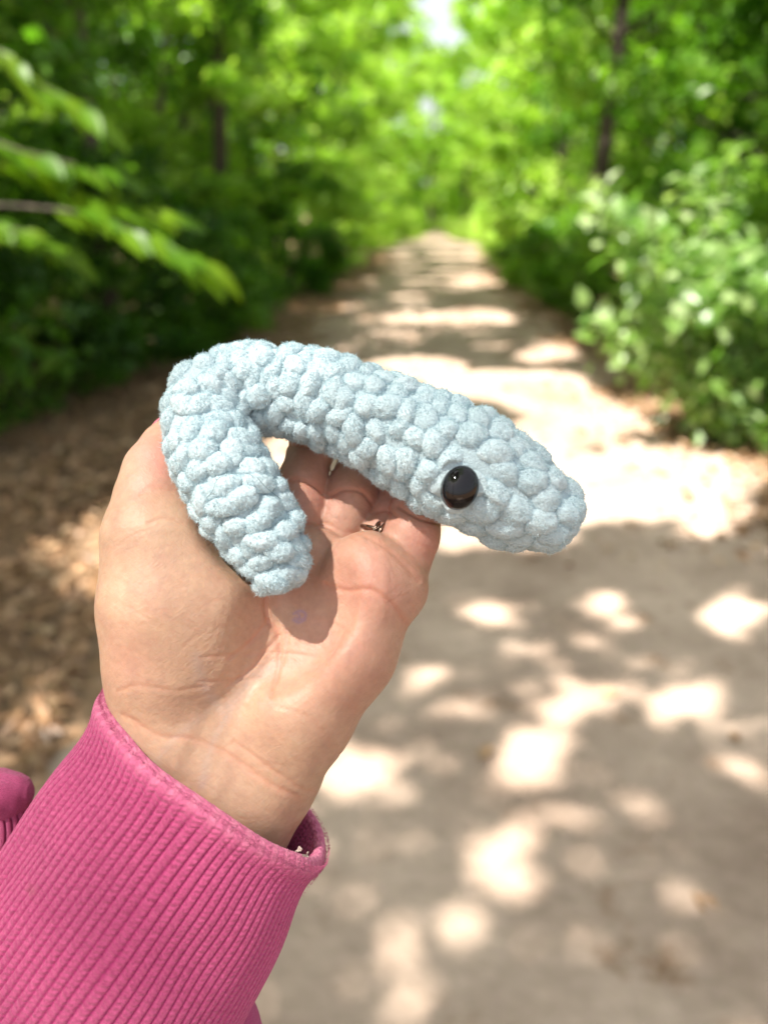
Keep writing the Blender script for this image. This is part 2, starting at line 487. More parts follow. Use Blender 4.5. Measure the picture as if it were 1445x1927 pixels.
# ------------------------------------------------------------------ hanging branch at the left
def world_at(px, py, d):
    return CAM + d * (F_ + R_ * (px - 722.5) / FPX + U_ * (963.5 - py) / FPX)
tb = np.array([-2.9, 3.3, 0.0])
lt = thing('overhanging_sapling', tb, 'young tree at the left edge with long bright drooping leaves over the path', 'tree')
root = np.array([0, 0, 0.0])
main = [np.array([0, 0, -0.03]), np.array([0.05, 0.0, 1.2]), np.array([0.02, 0.05, 2.3]), np.array([-0.1, 0.1, 3.4])]
parts = [tube(catmull(main, 14), np.linspace(0.035, 0.015, 14), 8)]
spots = []
r = np.random.default_rng(4)
brs = [((-120, 60), (60, 150), (250, 260), 3.1), ((-150, 250), (60, 290), (300, 350), 3.2), ((-60, 300), (180, 380), (405, 430), 3.3),
       ((60, 390), (260, 440), (490, 545), 3.3), ((-150, 400), (20, 430), (180, 500), 3.5)]
for (a, b, c, d) in brs:
    A, Bm, Cc = (world_at(*q, d + k * 0.08) - tb for k, q in enumerate((a, b, c)))
    c0 = np.array([0.02, 0.05, 2.0 if a[1] < 200 else 1.6])
    cv = catmull([c0, A, Bm, Cc - (Cc - Bm) * 0.5], 20)
    parts.append(tube(cv, np.linspace(0.012, 0.003, 20), 5))
    T = np.gradient(cv, axis=0)
    for j in range(7, 20, 1):
        for sd in (-1, 1):
            
            tdir = T[j] / np.linalg.norm(T[j])
            side = np.cross(tdir, [0, 0, 1.0]); side /= np.linalg.norm(side)
            dd = tdir * 0.9 + side * sd * r.uniform(0.3, 1.0) + np.array([0, 0, -0.25 + 0.15 * r.normal()])
            spots.append((cv[j] + r.normal(size=3) * 0.01, dd, np.array([0, -0.45, 1.0]) + 0.25 * r.normal(size=3), r.uniform(0.6, 1.15)))
    spots.append((cv[-1], T[-1] + np.array([0, 0, -0.002]), np.array([0.0, -0.5, 1.0]), 1.35))
V, Q = merge(parts)
add_obj('trunk', new_mesh('trunk', V, Q), M_bark, lt)
leaf_parts(lt, M_branchleaf, spots, 0.18, 0.075, None, cup=0.25, droop=0.2)

# ------------------------------------------------------------------ tall shade trees whose crowns dapple the path
bright = [  # where sun reaches the ground: centre x, y, half sizes, tilt (photograph's own places)
 (600, 700, 60, 14), (820, 700, 60, 14), (1080, 800, 50, 18), (1200, 860, 60, 16), (1090, 880, 60, 20), (880, 850, 60, 30), (765, 567, 42, 12), (862, 527, 55, 12), (905, 607, 60, 16), (735, 622, 75, 26), (860, 478, 50, 10), (745, 497, 35, 8), (1040, 662, 45, 16), (690, 660, 50, 10),
 (930, 728, 130, 22), (1040, 752, 110, 26), (1010, 832, 75, 42), (1150, 925, 150, 60), (1280, 905, 120, 50), (1330, 960, 90, 50), (1010, 1000, 90, 36),
 (930, 960, 80, 50), (560, 850, 60, 40), (880, 1000, 60, 40),
 (100, 1365, 70, 50), (60, 1045, 40, 14), (150, 1125, 34, 28), (25, 1285, 28, 26), (150, 1290, 30, 22),
 (930, 1160, 62, 34), (1140, 1138, 66, 22), (1392, 1165, 66, 52), (1000, 1235, 44, 20), (890, 1335, 30, 28), (1290, 1352, 62, 46), (738, 1452, 66, 42),
 (1110, 1310, 50, 36), (1040, 1385, 60, 46), (990, 1455, 66, 52), (945, 1525, 54, 38), (990, 1632, 84, 62), (1420, 1462, 50, 50), (1300, 1560, 40, 26),
 (820, 1860, 66, 90), (1362, 1800, 60, 42), (1295, 1665, 34, 30), (805, 1550, 40, 24), (640, 1490, 34, 26), (860, 1740, 40, 30), (1060, 1820, 50, 20), (1120, 1540, 34, 24),
 (790, 1290, 40, 26), (760, 1620, 30, 22), (1200, 1250, 40, 22), (620, 1640, 36, 30), (1170, 1180, 40, 22), (1380, 1320, 40, 22),
]
def ground_px(X, Y):
    rel = np.stack([X, Y, np.zeros_like(X)], -1) - CAM
    dz = rel @ F_
    dz = np.where(dz < 0.05, 0.05, dz)
    return 722.5 + FPX * (rel @ R_) / dz, 963.5 - FPX * (rel @ U_) / dz

def canopy(name, cx, cy, cz, rx, ry, rz, n, tx, ty, seed, label):
    r = np.random.default_rng(seed)
    t = thing(name, (tx, ty, 0), label, 'tree', 'tall shade trees around the path')
    nc = 420
    d = r.normal(size=(nc, 3)); d /= np.linalg.norm(d, axis=1)[:, None]
    cen = np.array([cx, cy, cz]) + d * (r.uniform(0, 1, nc) ** (1 / 3))[:, None] * np.array([rx, ry, rz])
    P = clump_points(r, cen, n, 0.8)
    # where each leaf's shade falls
    k = P[:, 2] / SUN[2]
    gx = P[:, 0] - SUN[0] * k; gy = P[:, 1] - SUN[1] * k
    qx, qy = ground_px(gx, gy)
    keep = np.ones(len(P), bool)
    front = gy > 0.6
    for (ex, ey, a, b) in bright:
        e = ((qx - ex) / (a * 1.05 + 10)) ** 2 + ((qy - ey) / (b * 1.05 + 8)) ** 2
        keep &= ~((e < 1.0) & front)
    rs = np.random.default_rng(99)
    for _ in range(120):
        ex, ey = rs.uniform(560, 1500), 1060 + 900 * rs.uniform(); a = rs.uniform(12, 32) * (0.7 + (ey - 1000) / 1500)
        e = ((qx - ex) / a) ** 2 + ((qy - ey) / (a * 0.75)) ** 2
        keep &= ~((e < 1.0) & front & (rs.uniform() < 0.8))
    for _ in range(46):
        ey = 455 + 270 * rs.uniform() ** 1.2; ex = np.interp(ey, [455, 720], [825, 800]) + (60 + (ey - 455) * 1.1) * rs.normal() * 0.7
        a = rs.uniform(0.5, 1.3) * (20 + (ey - 455) * 0.13)
        e = ((qx - ex) / a) ** 2 + ((qy - ey) / (a * 0.24)) ** 2
        keep &= ~((e < 1.0) & front & (rs.uniform() < 0.85))
    # light that reaches the hand
    hp = to_world(cs(560, 1050, 0))[0]
    k2 = (P[:, 2] - hp[2]) / SUN[2]
    hx = P[:, 0] - SUN[0] * k2 - hp[0]; hy = P[:, 1] - SUN[1] * k2 - hp[1]
    dh = np.hypot(hx, hy)
    keep &= dh > 0.32
    for (ox, oy, oz, orad) in ((bx[0], bx[1] + 0.2, 1.0, 1.3), (-1.7, 3.2, 1.7, 0.9), (-2.6, 7.5, 3.0, 1.0), (-2.0, 13, 2.5, 1.0), (-3.2, 5.6, 1.6, 0.7), (4.6, 9, 2.5, 1.5), (3.4, 14, 2.0, 1.4)):
        k3 = (P[:, 2] - oz) / SUN[2]
        keep &= np.hypot(P[:, 0] - SUN[0] * k3 - ox, P[:, 1] - SUN[1] * k3 - oy) > orad
    # the right-hand side stands in more open sun
    thin = np.where(gx > 3.6, 0.3, 1.0) * np.where(gx < -2.6 - 0.03 * gy, 0.2, 1.0) * np.where(gy > 34, 0.25, 1.0)
    keep &= r.uniform(0, 1, len(P)) < thin
    P = P[keep]
    th = cz + rz * 0.5
    tp = catmull([[0, 0, -0.1], [0.1, 0.1, th * 0.3], [(cx - tx) * 0.25, (cy - ty) * 0.25, th * 0.6], [(cx - tx) * 0.8, (cy - ty) * 0.8, cz]], 20)
    parts = [tube(tp, np.linspace(0.22, 0.05, 20), 10)]
    V, Q = merge(parts)
    add_obj('trunk', new_mesh('trunk', V, Q), M_bark, t)
    add_obj('crown', leaves_mesh('crown', P - np.array([tx, ty, 0]), 0.15, seed, aspect=0.75, up_bias=2.0), M_mid, t)

CT = [(a_ + 2.5, b_ + 1.5, c_, d_) for a_, b_, c_, d_ in [(-8.0, -3.5, -9.5, -4.5), (-9.0, 3.0, -13.5, 3.5), (-7.5, 9.5, -12.5, 9), (-7.0, 16.5, -11.5, 16), (-6.0, 24, -10.5, 24), (-12.5, 0.5, -16, 0), (-5.0, -1.0, -5.2, -7.5), (-4.0, 5.0, -9.0, 6.3)]]
nm = ['behind the camera', 'left of the camera', 'left beyond the sapling', 'left halfway along the path', 'left far along the path', 'far out to the left', 'just behind the viewer', 'left over the hand']
for i, (cx, cy, tx, ty) in enumerate(CT):
    canopy('tall_shade_tree', cx, cy, 9.8, 4.6, 4.6, 1.7, 26000, tx, ty, 900 + i, f'tall shade tree {nm[i]}, its high crown dappling the path with shade')

# unseen leaf cluster added high on the sun's line to soften the hand's light
r = np.random.default_rng(31)
last = [o for o in COL.objects if o.name.startswith('tall_shade_tree')][-1]
hp = to_world(cs(500, 1200, 0))[0]
NFILT = 3000
k2 = (9.0 - hp[2]) / SUN[2]
qq = np.sqrt(r.uniform(0, 1, NFILT)) * 0.45; aa = r.uniform(0, 2 * np.pi, NFILT)
P = np.stack([hp[0] + SUN[0] * k2 + qq * np.cos(aa), hp[1] + SUN[1] * k2 + qq * np.sin(aa), 9.0 + r.uniform(-0.4, 0.4, NFILT)], -1)
add_obj('sun_filter_leaves', leaves_mesh('sun_filter_leaves', P - np.array(last.location), 0.036, 2, aspect=0.6, up_bias=2.5), M_mid, last)

# ------------------------------------------------------------------ fallen leaves
r = np.random.default_rng(77)
n = 26000
Y = 0.4 + 32 * r.uniform(0, 1, n) ** 1.5
sideL = r.uniform(0, 1, n) < 0.5
bl = border(PL, Y); br = border(PR, Y)
off = r.normal(size=n) * 0.5
X = np.where(sideL, bl - 0.5 + off, br + 0.6 + off)
X = np.where(Y < 3.2, np.where(sideL, np.minimum(X, bl - 0.1), np.maximum(X, br + 0.5)), X)
m = r.uniform(0, 1, n) < np.where(Y > 4.5, 0.10, 0.004)
X = np.where(m, bl + (br - bl) * r.uniform(0, 1, n), X)
P = np.stack([X, Y, 0.022 + 0.02 * r.uniform(0, 1, n)], -1)
tag(add_obj('fallen_leaves', leaves_mesh('fallen_leaves', P, 0.075, 3, aspect=0.6, up_bias=1.6), M_litter), 'brown fallen leaves lying thick along both edges of the path', 'leaf litter', kind='stuff')
n = 16000
Y = 3.5 + 26 * r.uniform(0, 1, n) ** 1.3
sideL = r.uniform(0, 1, n) < 0.5
X = np.where(sideL, border(LB, Y) - np.abs(r.normal(size=n)) * 0.7 - 0.3, border(RB, Y) + np.abs(r.normal(size=n)) * 0.7 + 0.2)
P = np.stack([X, Y, 0.03 + 0.2 * r.uniform(0, 1, n) ** 2], -1)
tag(add_obj('undergrowth', leaves_mesh('undergrowth', P, 0.09, 4, aspect=0.5), M_mid), 'low green undergrowth at the foot of the shrubs', 'undergrowth', kind='stuff')

n = 14000
Y = 36 + 50 * r.uniform(0, 1, n); X = r.normal(size=n) * 3.2 + 4.6 + (Y - 60) * 0.06
pl_, pr_ = border(PL, Y), border(PR, Y)
ok = (X < pl_ - 0.1) | (X > pr_ + 0.1) | (Y > 74); X, Y = X[ok], Y[ok]
P = np.stack([X, Y, 0.02 + 1.3 * r.uniform(0, 1, len(X)) ** 2 * np.clip(np.minimum(np.abs(X - border(PL, Y)), np.abs(X - border(PR, Y))), 0.1, 1)], -1)
tag(add_obj('sunlit_weeds', leaves_mesh('sunlit_weeds', P, 0.26, 14, aspect=0.4), M_lime), 'bright sunlit weeds crowding the far end of the path', 'undergrowth', kind='stuff')
#FOREGROUND
# ------------------------------------------------------------------ foreground: implicit surface tools
def surface_nets(F, org, h):
    Sg = F < 0
    nx, ny, nz = F.shape
    cells_sum = {}
    def key(i, j, k): return (i * ny + j) * nz + k
    ids = []; pos = []
    edges = []
    for ax in range(3):
        sl0 = [slice(None)] * 3; sl1 = [slice(None)] * 3
        sl0[ax] = slice(0, -1); sl1[ax] = slice(1, None)
        A = F[tuple(sl0)]; B = F[tuple(sl1)]
        ii = np.stack(np.nonzero(Sg[tuple(sl0)] != Sg[tuple(sl1)]), -1)
        a = A[ii[:, 0], ii[:, 1], ii[:, 2]]; b = B[ii[:, 0], ii[:, 1], ii[:, 2]]
        t = a / (a - b)
        p = ii.astype(float); p[:, ax] += t
        o1, o2 = [x for x in range(3) if x != ax]
        quad = []
        for d1, d2 in ((0, 0), (1, 0), (1, 1), (0, 1)):
            c = ii.copy(); c[:, o1] -= d1; c[:, o2] -= d2
            kk = key(c[:, 0], c[:, 1], c[:, 2]); quad.append(kk)
            ids.append(kk); pos.append(p)
        q = np.stack(quad, -1)
        flip = (a < 0) if ax != 1 else (a >= 0)
        q[flip] = q[flip][:, ::-1]
        edges.append(q)
    ids = np.concatenate(ids); pos = np.concatenate(pos)
    u, inv = np.unique(ids, return_inverse=True)
    cnt = np.bincount(inv)
    V = np.stack([np.bincount(inv, pos[:, k]) / cnt for k in range(3)], -1) * h + org
    Q = np.searchsorted(u, np.concatenate(edges))
    return V, Q[:, ::-1]

def subdivided(V, Q, levels):
    me = new_mesh('tmp', V, Q)
    o = bpy.data.objects.new('tmp', me); COL.objects.link(o)
    md = o.modifiers.new('s', 'SUBSURF'); md.levels = levels; md.render_levels = levels
    dg = bpy.context.evaluated_depsgraph_get(); dg.update()
    ev = o.evaluated_get(dg).data
    n = len(ev.vertices); v = np.empty(n * 3, np.float32); ev.vertices.foreach_get('co', v)
    nr = np.empty(n * 3, np.float32); ev.vertex_normals.foreach_get('vector', nr)
    q = np.empty(len(ev.loops), np.int32); ev.loops.foreach_get('vertex_index', q)
    bpy.data.objects.remove(o); bpy.data.meshes.remove(me)
    return v.reshape(-1, 3).astype(float), nr.reshape(-1, 3).astype(float), q.reshape(-1, 4)

class Field:
    def __init__(s, lo, hi, h):
        s.h = h; s.lo = np.array(lo, float)
        s.n = np.ceil((np.array(hi) - s.lo) / h).astype(int) + 1
        s.F = np.full(s.n, 80.0, np.float32)
    def box(s, lo, hi):
        a = np.clip(np.floor((lo - s.lo) / s.h).astype(int), 0, s.n); b = np.clip(np.ceil((hi - s.lo) / s.h).astype(int) + 1, 0, s.n)
        g = [((np.arange(a[k], b[k]) * s.h) + s.lo[k]).astype(np.float32) for k in range(3)]
        return tuple(slice(a[k], b[k]) for k in range(3)), g
    def cone(s, pa, pb, ra, rb, k=20, sub=False):
        pa = np.asarray(pa, float); pb = np.asarray(pb, float)
        m = max(ra, rb) + 45
        sl, (gx, gy, gz) = s.box(np.minimum(pa, pb) - m, np.maximum(pa, pb) + m)
        X = gx[:, None, None] - pa[0]; Y = gy[None, :, None] - pa[1]; Z = gz[None, None, :] - pa[2]
        ab = pb - pa; L2 = max((ab ** 2).sum(), 1e-6)
        t = np.clip((X * ab[0] + Y * ab[1] + Z * ab[2]) / L2, 0, 1)
        d = np.sqrt((X - t * ab[0]) ** 2 + (Y - t * ab[1]) ** 2 + (Z - t * ab[2]) ** 2) - (ra + (rb - ra) * t)
        s.blend(sl, d, k, sub)
    def ell(s, c, R, rot=None, k=20, sub=False):
        c = np.asarray(c, float); R = np.asarray(R, float); m = R.max() + 45
        sl, (gx, gy, gz) = s.box(c - m, c + m)
        X, Y, Z = np.broadcast_arrays(gx[:, None, None] - c[0], gy[None, :, None] - c[1], gz[None, None, :] - c[2])
        if rot is not None:
            A = np.array(rot)
            X, Y, Z = (A[i][0] * X + A[i][1] * Y + A[i][2] * Z for i in range(3))
        k0 = np.sqrt((X / R[0]) ** 2 + (Y / R[1]) ** 2 + (Z / R[2]) ** 2)
        k1 = np.sqrt((X / R[0] ** 2) ** 2 + (Y / R[1] ** 2) ** 2 + (Z / R[2] ** 2) ** 2) + 1e-9
        s.blend(sl, k0 * (k0 - 1) / k1, k, sub)
    def blend(s, sl, d, k, sub):
        F = s.F[sl]
        if sub:
            d = -d; h = np.clip(0.5 - 0.5 * (F - d) / k, 0, 1); s.F[sl] = F * (1 - h) + d * h + k * h * (1 - h)
        else:
            h = np.clip(0.5 + 0.5 * (F - d) / k, 0, 1); s.F[sl] = F * (1 - h) + d * h - k * h * (1 - h)

# ------------------------------------------------------------------ the hand
LO = (-640, -1250, -380); HI = (240, 330, 230)
palm = Field(LO, HI, 6.0)
def chain(fld, pts, k=20):
    P = [cs(*p[:3]) for p in pts]; Rr = [p[3] * (FPX - p[2]) / FPX for p in pts]
    for i in range(len(pts) - 1): fld.cone(P[i], P[i + 1], Rr[i], Rr[i + 1], k)
# forearm and wrist (several side by side: wider than thick)
chain(palm, [(120, 1960, -90, 130), (235, 1640, -40, 118), (322, 1400, -25, 108), (318, 1240, -10, 112)], 40)
chain(palm, [(250, 2000, -110, 110), (405, 1640, -50, 102), (500, 1465, -30, 93)], 40)
chain(palm, [(250, 1900, -90, 150), (400, 1480, -40, 112), (480, 1300, -70, 95)], 50)
# heel of the hand and hypothenar side
chain(palm, [(500, 1465, -30, 92), (560, 1345, -10, 100), (640, 1218, -4, 104), (697, 1100, -12, 95), (742, 1102, -26, 62)], 30)
# metacarpals
chain(palm, [(478, 1370, -60, 95), (600, 1140, -80, 84), (688, 1100, -56, 54)], 35)
chain(palm, [(440, 1370, -60, 100), (540, 1160, -95, 84), (620, 1084, -64, 50)], 35)
chain(palm, [(410, 1330, -55, 100), (480, 1130, -95, 84), (556, 1040, -62, 58)], 35)
# pads at the finger roots
palm.ell(cs(646, 1105, -42), (60, 42, 38), k=25)
palm.ell(cs(592, 1036, -48), (50, 46, 36), k=25)
palm.ell(cs(740, 1112, -8), (48, 48, 42), k=25)
# thenar mound and thumb root
chain(palm, [(318, 1240, -10, 112), (312, 1140, 4, 115), (292, 1015, 4, 90), (293, 935, -22, 72)], 40)
palm.ell(cs(365, 1135, 10), (140, 165, 92), rot=[(0.9, 0.4, 0), (-0.4, 0.9, 0), (0, 0, 1)], k=50)
# hollow of the palm
palm.ell(cs(560, 1165, 68), (80, 120, 46), rot=[(0.85, -0.5, 0), (0.5, 0.85, 0), (0, 0, 1)], k=60, sub=True)
palm.ell(cs(470, 990, 55), (80, 110, 80), rot=[(0.85, 0.5, 0), (-0.5, 0.85, 0), (0, 0, 1)], k=30, sub=True)
# thumb
thumb = [(293, 935, -22, 72), (300, 890, -50, 64), (322, 850, -92, 55), (350, 815, -125, 47)]
chain(palm, thumb, 18)

FING = {
 'index': [(560, 1030, -95, 50), (567, 950, -112, 50), (570, 905, -122, 45), (585, 850, -155, 42), (604, 780, -188, 41), (612, 735, -182, 38)],
 'middle': [(628, 1060, -100, 48), (644, 985, -116, 49.5), (660, 932, -126, 49), (685, 860, -166, 43), (700, 780, -196, 42), (703, 740, -186, 39)],
 'ring': [(690, 1085, -95, 50), (716, 1015, -110, 47), (748, 968, -132, 46), (768, 885, -176, 45), (780, 815, -200, 43), (782, 790, -194, 40)],
 'pinky': [(742, 1090, -50, 60), (774, 1010, -48, 52), (786, 955, -84, 48), (798, 900, -128, 44), (815, 830, -162, 40), (822, 800, -166, 36)],
}
fing = Field(LO, HI, 6.0)
for nm_, pts in FING.items():
    f1 = Field(LO, HI, 6.0)
    chain(f1, pts, 12)
    # knuckle pads between the joints
    fing.F = np.minimum(fing.F, f1.F) if nm_ == 'index' else (lambda a, b, k: (lambda h: a * (1 - h) + b * h - k * h * (1 - h))(np.clip(0.5 + 0.5 * (a - b) / k, 0, 1)))(fing.F, f1.F, 2.0)
k = 9.0
h_ = np.clip(0.5 + 0.5 * (palm.F - fing.F) / k, 0, 1)
palm.F = palm.F * (1 - h_) + fing.F * h_ - k * h_ * (1 - h_)
V, Q = surface_nets(palm.F, palm.lo, palm.h)
V, N, Q = subdivided(V, Q, 1)
# smooth relief: long muscles, tendons
def proj(V):
    k = FPX / (FPX - V[:, 2]); return V[:, 0] * k + 722.5, 963.5 - V[:, 1] * k
PX, PY = proj(V)
def poly_dist(X, Y, pts):
    pts = catmull(np.array(pts, float), len(pts) * 6)
    best = np.full(len(X), 1e9)
    lo = pts.min(0) - 30; hi = pts.max(0) + 30
    sel = np.nonzero((X > lo[0]) & (X < hi[0]) & (Y > lo[1]) & (Y < hi[1]))[0]
    full, X, Y = best, X[sel], Y[sel]; best = np.full(len(sel), 1e9)
    for i in range(len(pts) - 1):
        a = pts[i]; ab = pts[i + 1] - a; L2 = ab.dot(ab) + 1e-9
        t = np.clip(((X - a[0]) * ab[0] + (Y - a[1]) * ab[1]) / L2, 0, 1)
        d = np.hypot(X - a[0] - t * ab[0], Y - a[1] - t * ab[1])
        best = np.minimum(best, d)
    full[sel] = best
    return full
front = np.clip(N[:, 2] * 3 + 0.3, 0, 1)
D = np.zeros(len(V)); CR = np.zeros(len(V))
creases = [  # the palm's own lines: points, depth, width
 ([(500, 1120), (503, 1165), (526, 1200), (524, 1260), (512, 1310)], 5.0, 4.5),
 ([(526, 1196), (500, 1225), (470, 1262), (430, 1290)], 3.5, 3.5),
 ([(505, 1168), (470, 1210), (430, 1240)], 3.0, 3.5),
 ([(612, 1100), (650, 1112), (698, 1110), (738, 1138), (765, 1175)], 4.5, 4.5),
 ([(540, 1185), (541, 1215), (532, 1250)], 2.5, 3.0),
 ([(380, 1237), (450, 1232), (520, 1228), (602, 1237)], 2.0, 3.0),
 ([(375, 1283), (430, 1281), (490, 1276)], 2.2, 3.0),
 ([(600, 1165), (640, 1180), (700, 1230)], 1.5, 3.0),
 ([(235, 1345), (300, 1385), (360, 1390), (430, 1420), (500, 1470), (560, 1500)], 3.2, 5.0),
 ([(440, 1395), (500, 1440), (560, 1480), (590, 1490)], 2.2, 3.5),
 ([(520, 1330), (580, 1350), (640, 1420)], 1.6, 4.0),
 ([(225, 1300), (260, 1290), (330, 1300), (390, 1290)], 1.8, 4.0),
 ([(655, 1000), (690, 1010), (728, 1032), (760, 1062), (788, 1092)], 3.0, 4.0),
 ([(583, 978), (610, 985), (640, 1000), (672, 1014)], 2.5, 4.0),
 ([(280, 985), (310, 975), (345, 985)], 2.0, 3.0),
 ([(265, 930), (290, 915), (325, 925)], 2.0, 3.0),
 ([(770, 1015), (800, 1030), (822, 1045)], 1.6, 3.0),
]
for pts, dep, wd in creases:
    d = poly_dist(PX, PY, pts); g = np.exp(-(d / wd) ** 2)
    dep = dep * 0.5; D -= dep * g; CR = np.maximum(CR, np.exp(-(d / (wd * 1.6)) ** 2) * min(dep / 2.6, 1))
    D += 0.15 * dep * np.exp(-((d - 2.6 * wd) / (wd * 1.3)) ** 2)
rc = np.random.default_rng(8)
def fine(x0, x1, y0, y1, ang, spread, n, L, dep):
    global D
    for _ in range(n):
        x, y = rc.uniform(x0, x1), rc.uniform(y0, y1); a = ang + spread * rc.normal(); l = L * rc.uniform(0.5, 1.3); c_ = rc.normal() * 0.12 * l
        dx, dy = math.cos(a), math.sin(a)
        d = poly_dist(PX, PY, [(x - dx * l / 2, y - dy * l / 2), (x - dy * c_, y + dx * c_), (x + dx * l / 2, y + dy * l / 2)])
        w_ = rc.uniform(1.8, 2.8); q = 0.42 * dep * rc.uniform(0.5, 1.2)
        D -= q * np.exp(-(d / w_) ** 2); CR[:] = np.maximum(CR, 0.45 * q * np.exp(-(d / (w_ * 1.4)) ** 2))
fine(225, 480, 1060, 1290, 0.45, 0.25, 46, 90, 0.75)      # thenar wrinkles
fine(360, 560, 1180, 1330, -0.75, 0.3, 22, 80, 0.8)
fine(520, 720, 1120, 1330, 1.25, 0.3, 24, 90, 0.6)
fine(660, 800, 1060, 1260, 0.95, 0.25, 22, 70, 0.7)
fine(240, 600, 1310, 1540, 0.5, 0.3, 40, 100, 0.7)
fine(215, 330, 880, 1040, -0.2, 0.3, 16, 60, 0.7)
fine(530, 820, 860, 1010, 0.15, 0.3, 30, 34, 0.9)
fine(600, 760, 1020, 1130, 1.0, 0.5, 18, 50, 0.8)
# creases across the fingers
for pts in ([(528, 912), (560, 903), (592, 916), (608, 930)], [(620, 935), (645, 922), (680, 926), (703, 952)], [(702, 965), (725, 960), (745, 972)],
            [(540, 838), (580, 842), (620, 850)], [(752, 955), (790, 975), (826, 985)]):
    d = poly_dist(PX, PY, pts); g = np.exp(-(d / 3.5) ** 2)
    D -= 3.4 * g; CR = np.maximum(CR, 0.8 * np.exp(-(d / 7) ** 2)); D += 0.7 * np.exp(-((d - 13) / 8.0) ** 2)
D += 1.6 * vnoise(V, 1 / 85, 1) + 0.25 * vnoise(V, 1 / 30, 2)
# tendons of the wrist
for pts in ([(330, 1440), (380, 1330), (420, 1260)], [(400, 1500), (450, 1400), (490, 1300)]):
    d = poly_dist(PX, PY, pts); D += 2.0 * np.exp(-(d / 17) ** 2)
d = np.hypot(PX - 586, PY - 1470); D += 5 * np.exp(-(d / 26) ** 2)
V = V + N * (D * front)[:, None]
# colour zones of the skin itself
pink = np.zeros(len(V))
for (x, y, rx, ry, a) in ((690, 1090, 120, 110, 0.7), (640, 1230, 110, 130, 0.55), (800, 1010, 60, 70, 0.9), (300, 860, 60, 60, 1.0), (600, 930, 100, 80, 0.7), (740, 950, 90, 80, 0.8), (540, 1110, 60, 60, 0.35), (230, 1240, 50, 60, 0.35)):
    pink = np.maximum(pink, a * np.exp(-((PX - x) / rx) ** 2 - ((PY - y) / ry) ** 2))
pink = np.clip(pink + 0.09 * vnoise(V, 1 / 34, 9) + 0.04 * vnoise(V, 1 / 14, 10), 0, 1)
vein = np.zeros(len(V))
for pts, wd, a in (([(455, 1300), (420, 1335), (385, 1290), (370, 1240)], 12, 0.6), ([(455, 1300), (480, 1270), (520, 1250)], 14, 0.5), ([(380, 1480), (400, 1400), (450, 1310)], 8, 0.5), ([(290, 1440), (330, 1390), (400, 1330)], 8, 0.4)):
    vein = np.maximum(vein, a * np.exp(-(poly_dist(PX, PY, pts) / wd) ** 2))
pen = np.zeros(len(V))
for pts in ([(553, 1155), (562, 1150), (572, 1152), (575, 1160), (566, 1166), (556, 1163)], [(552, 1166), (562, 1172), (574, 1166)], [(560, 1154), (564, 1162), (558, 1168)]):
    pen = np.maximum(pen, np.exp(-(poly_dist(PX, PY, pts) / 2.6) ** 2))

BODY = to_world(cs(225, 1850, -60))[0]
person = thing('person', BODY, 'open left hand in a pink sweatshirt sleeve, held palm up under the blue snake', 'person')
me = new_mesh('hand', to_world(V) - BODY, Q)
add_attr(me, 'crease', CR * front); add_attr(me, 'pink', pink); add_attr(me, 'vein', vein * front); add_attr(me, 'pen', pen * front)
add_attr(me, 'uvw', np.stack([V[:, 0], V[:, 1], V[:, 2]], -1) / 1000, 'FLOAT_VECTOR')

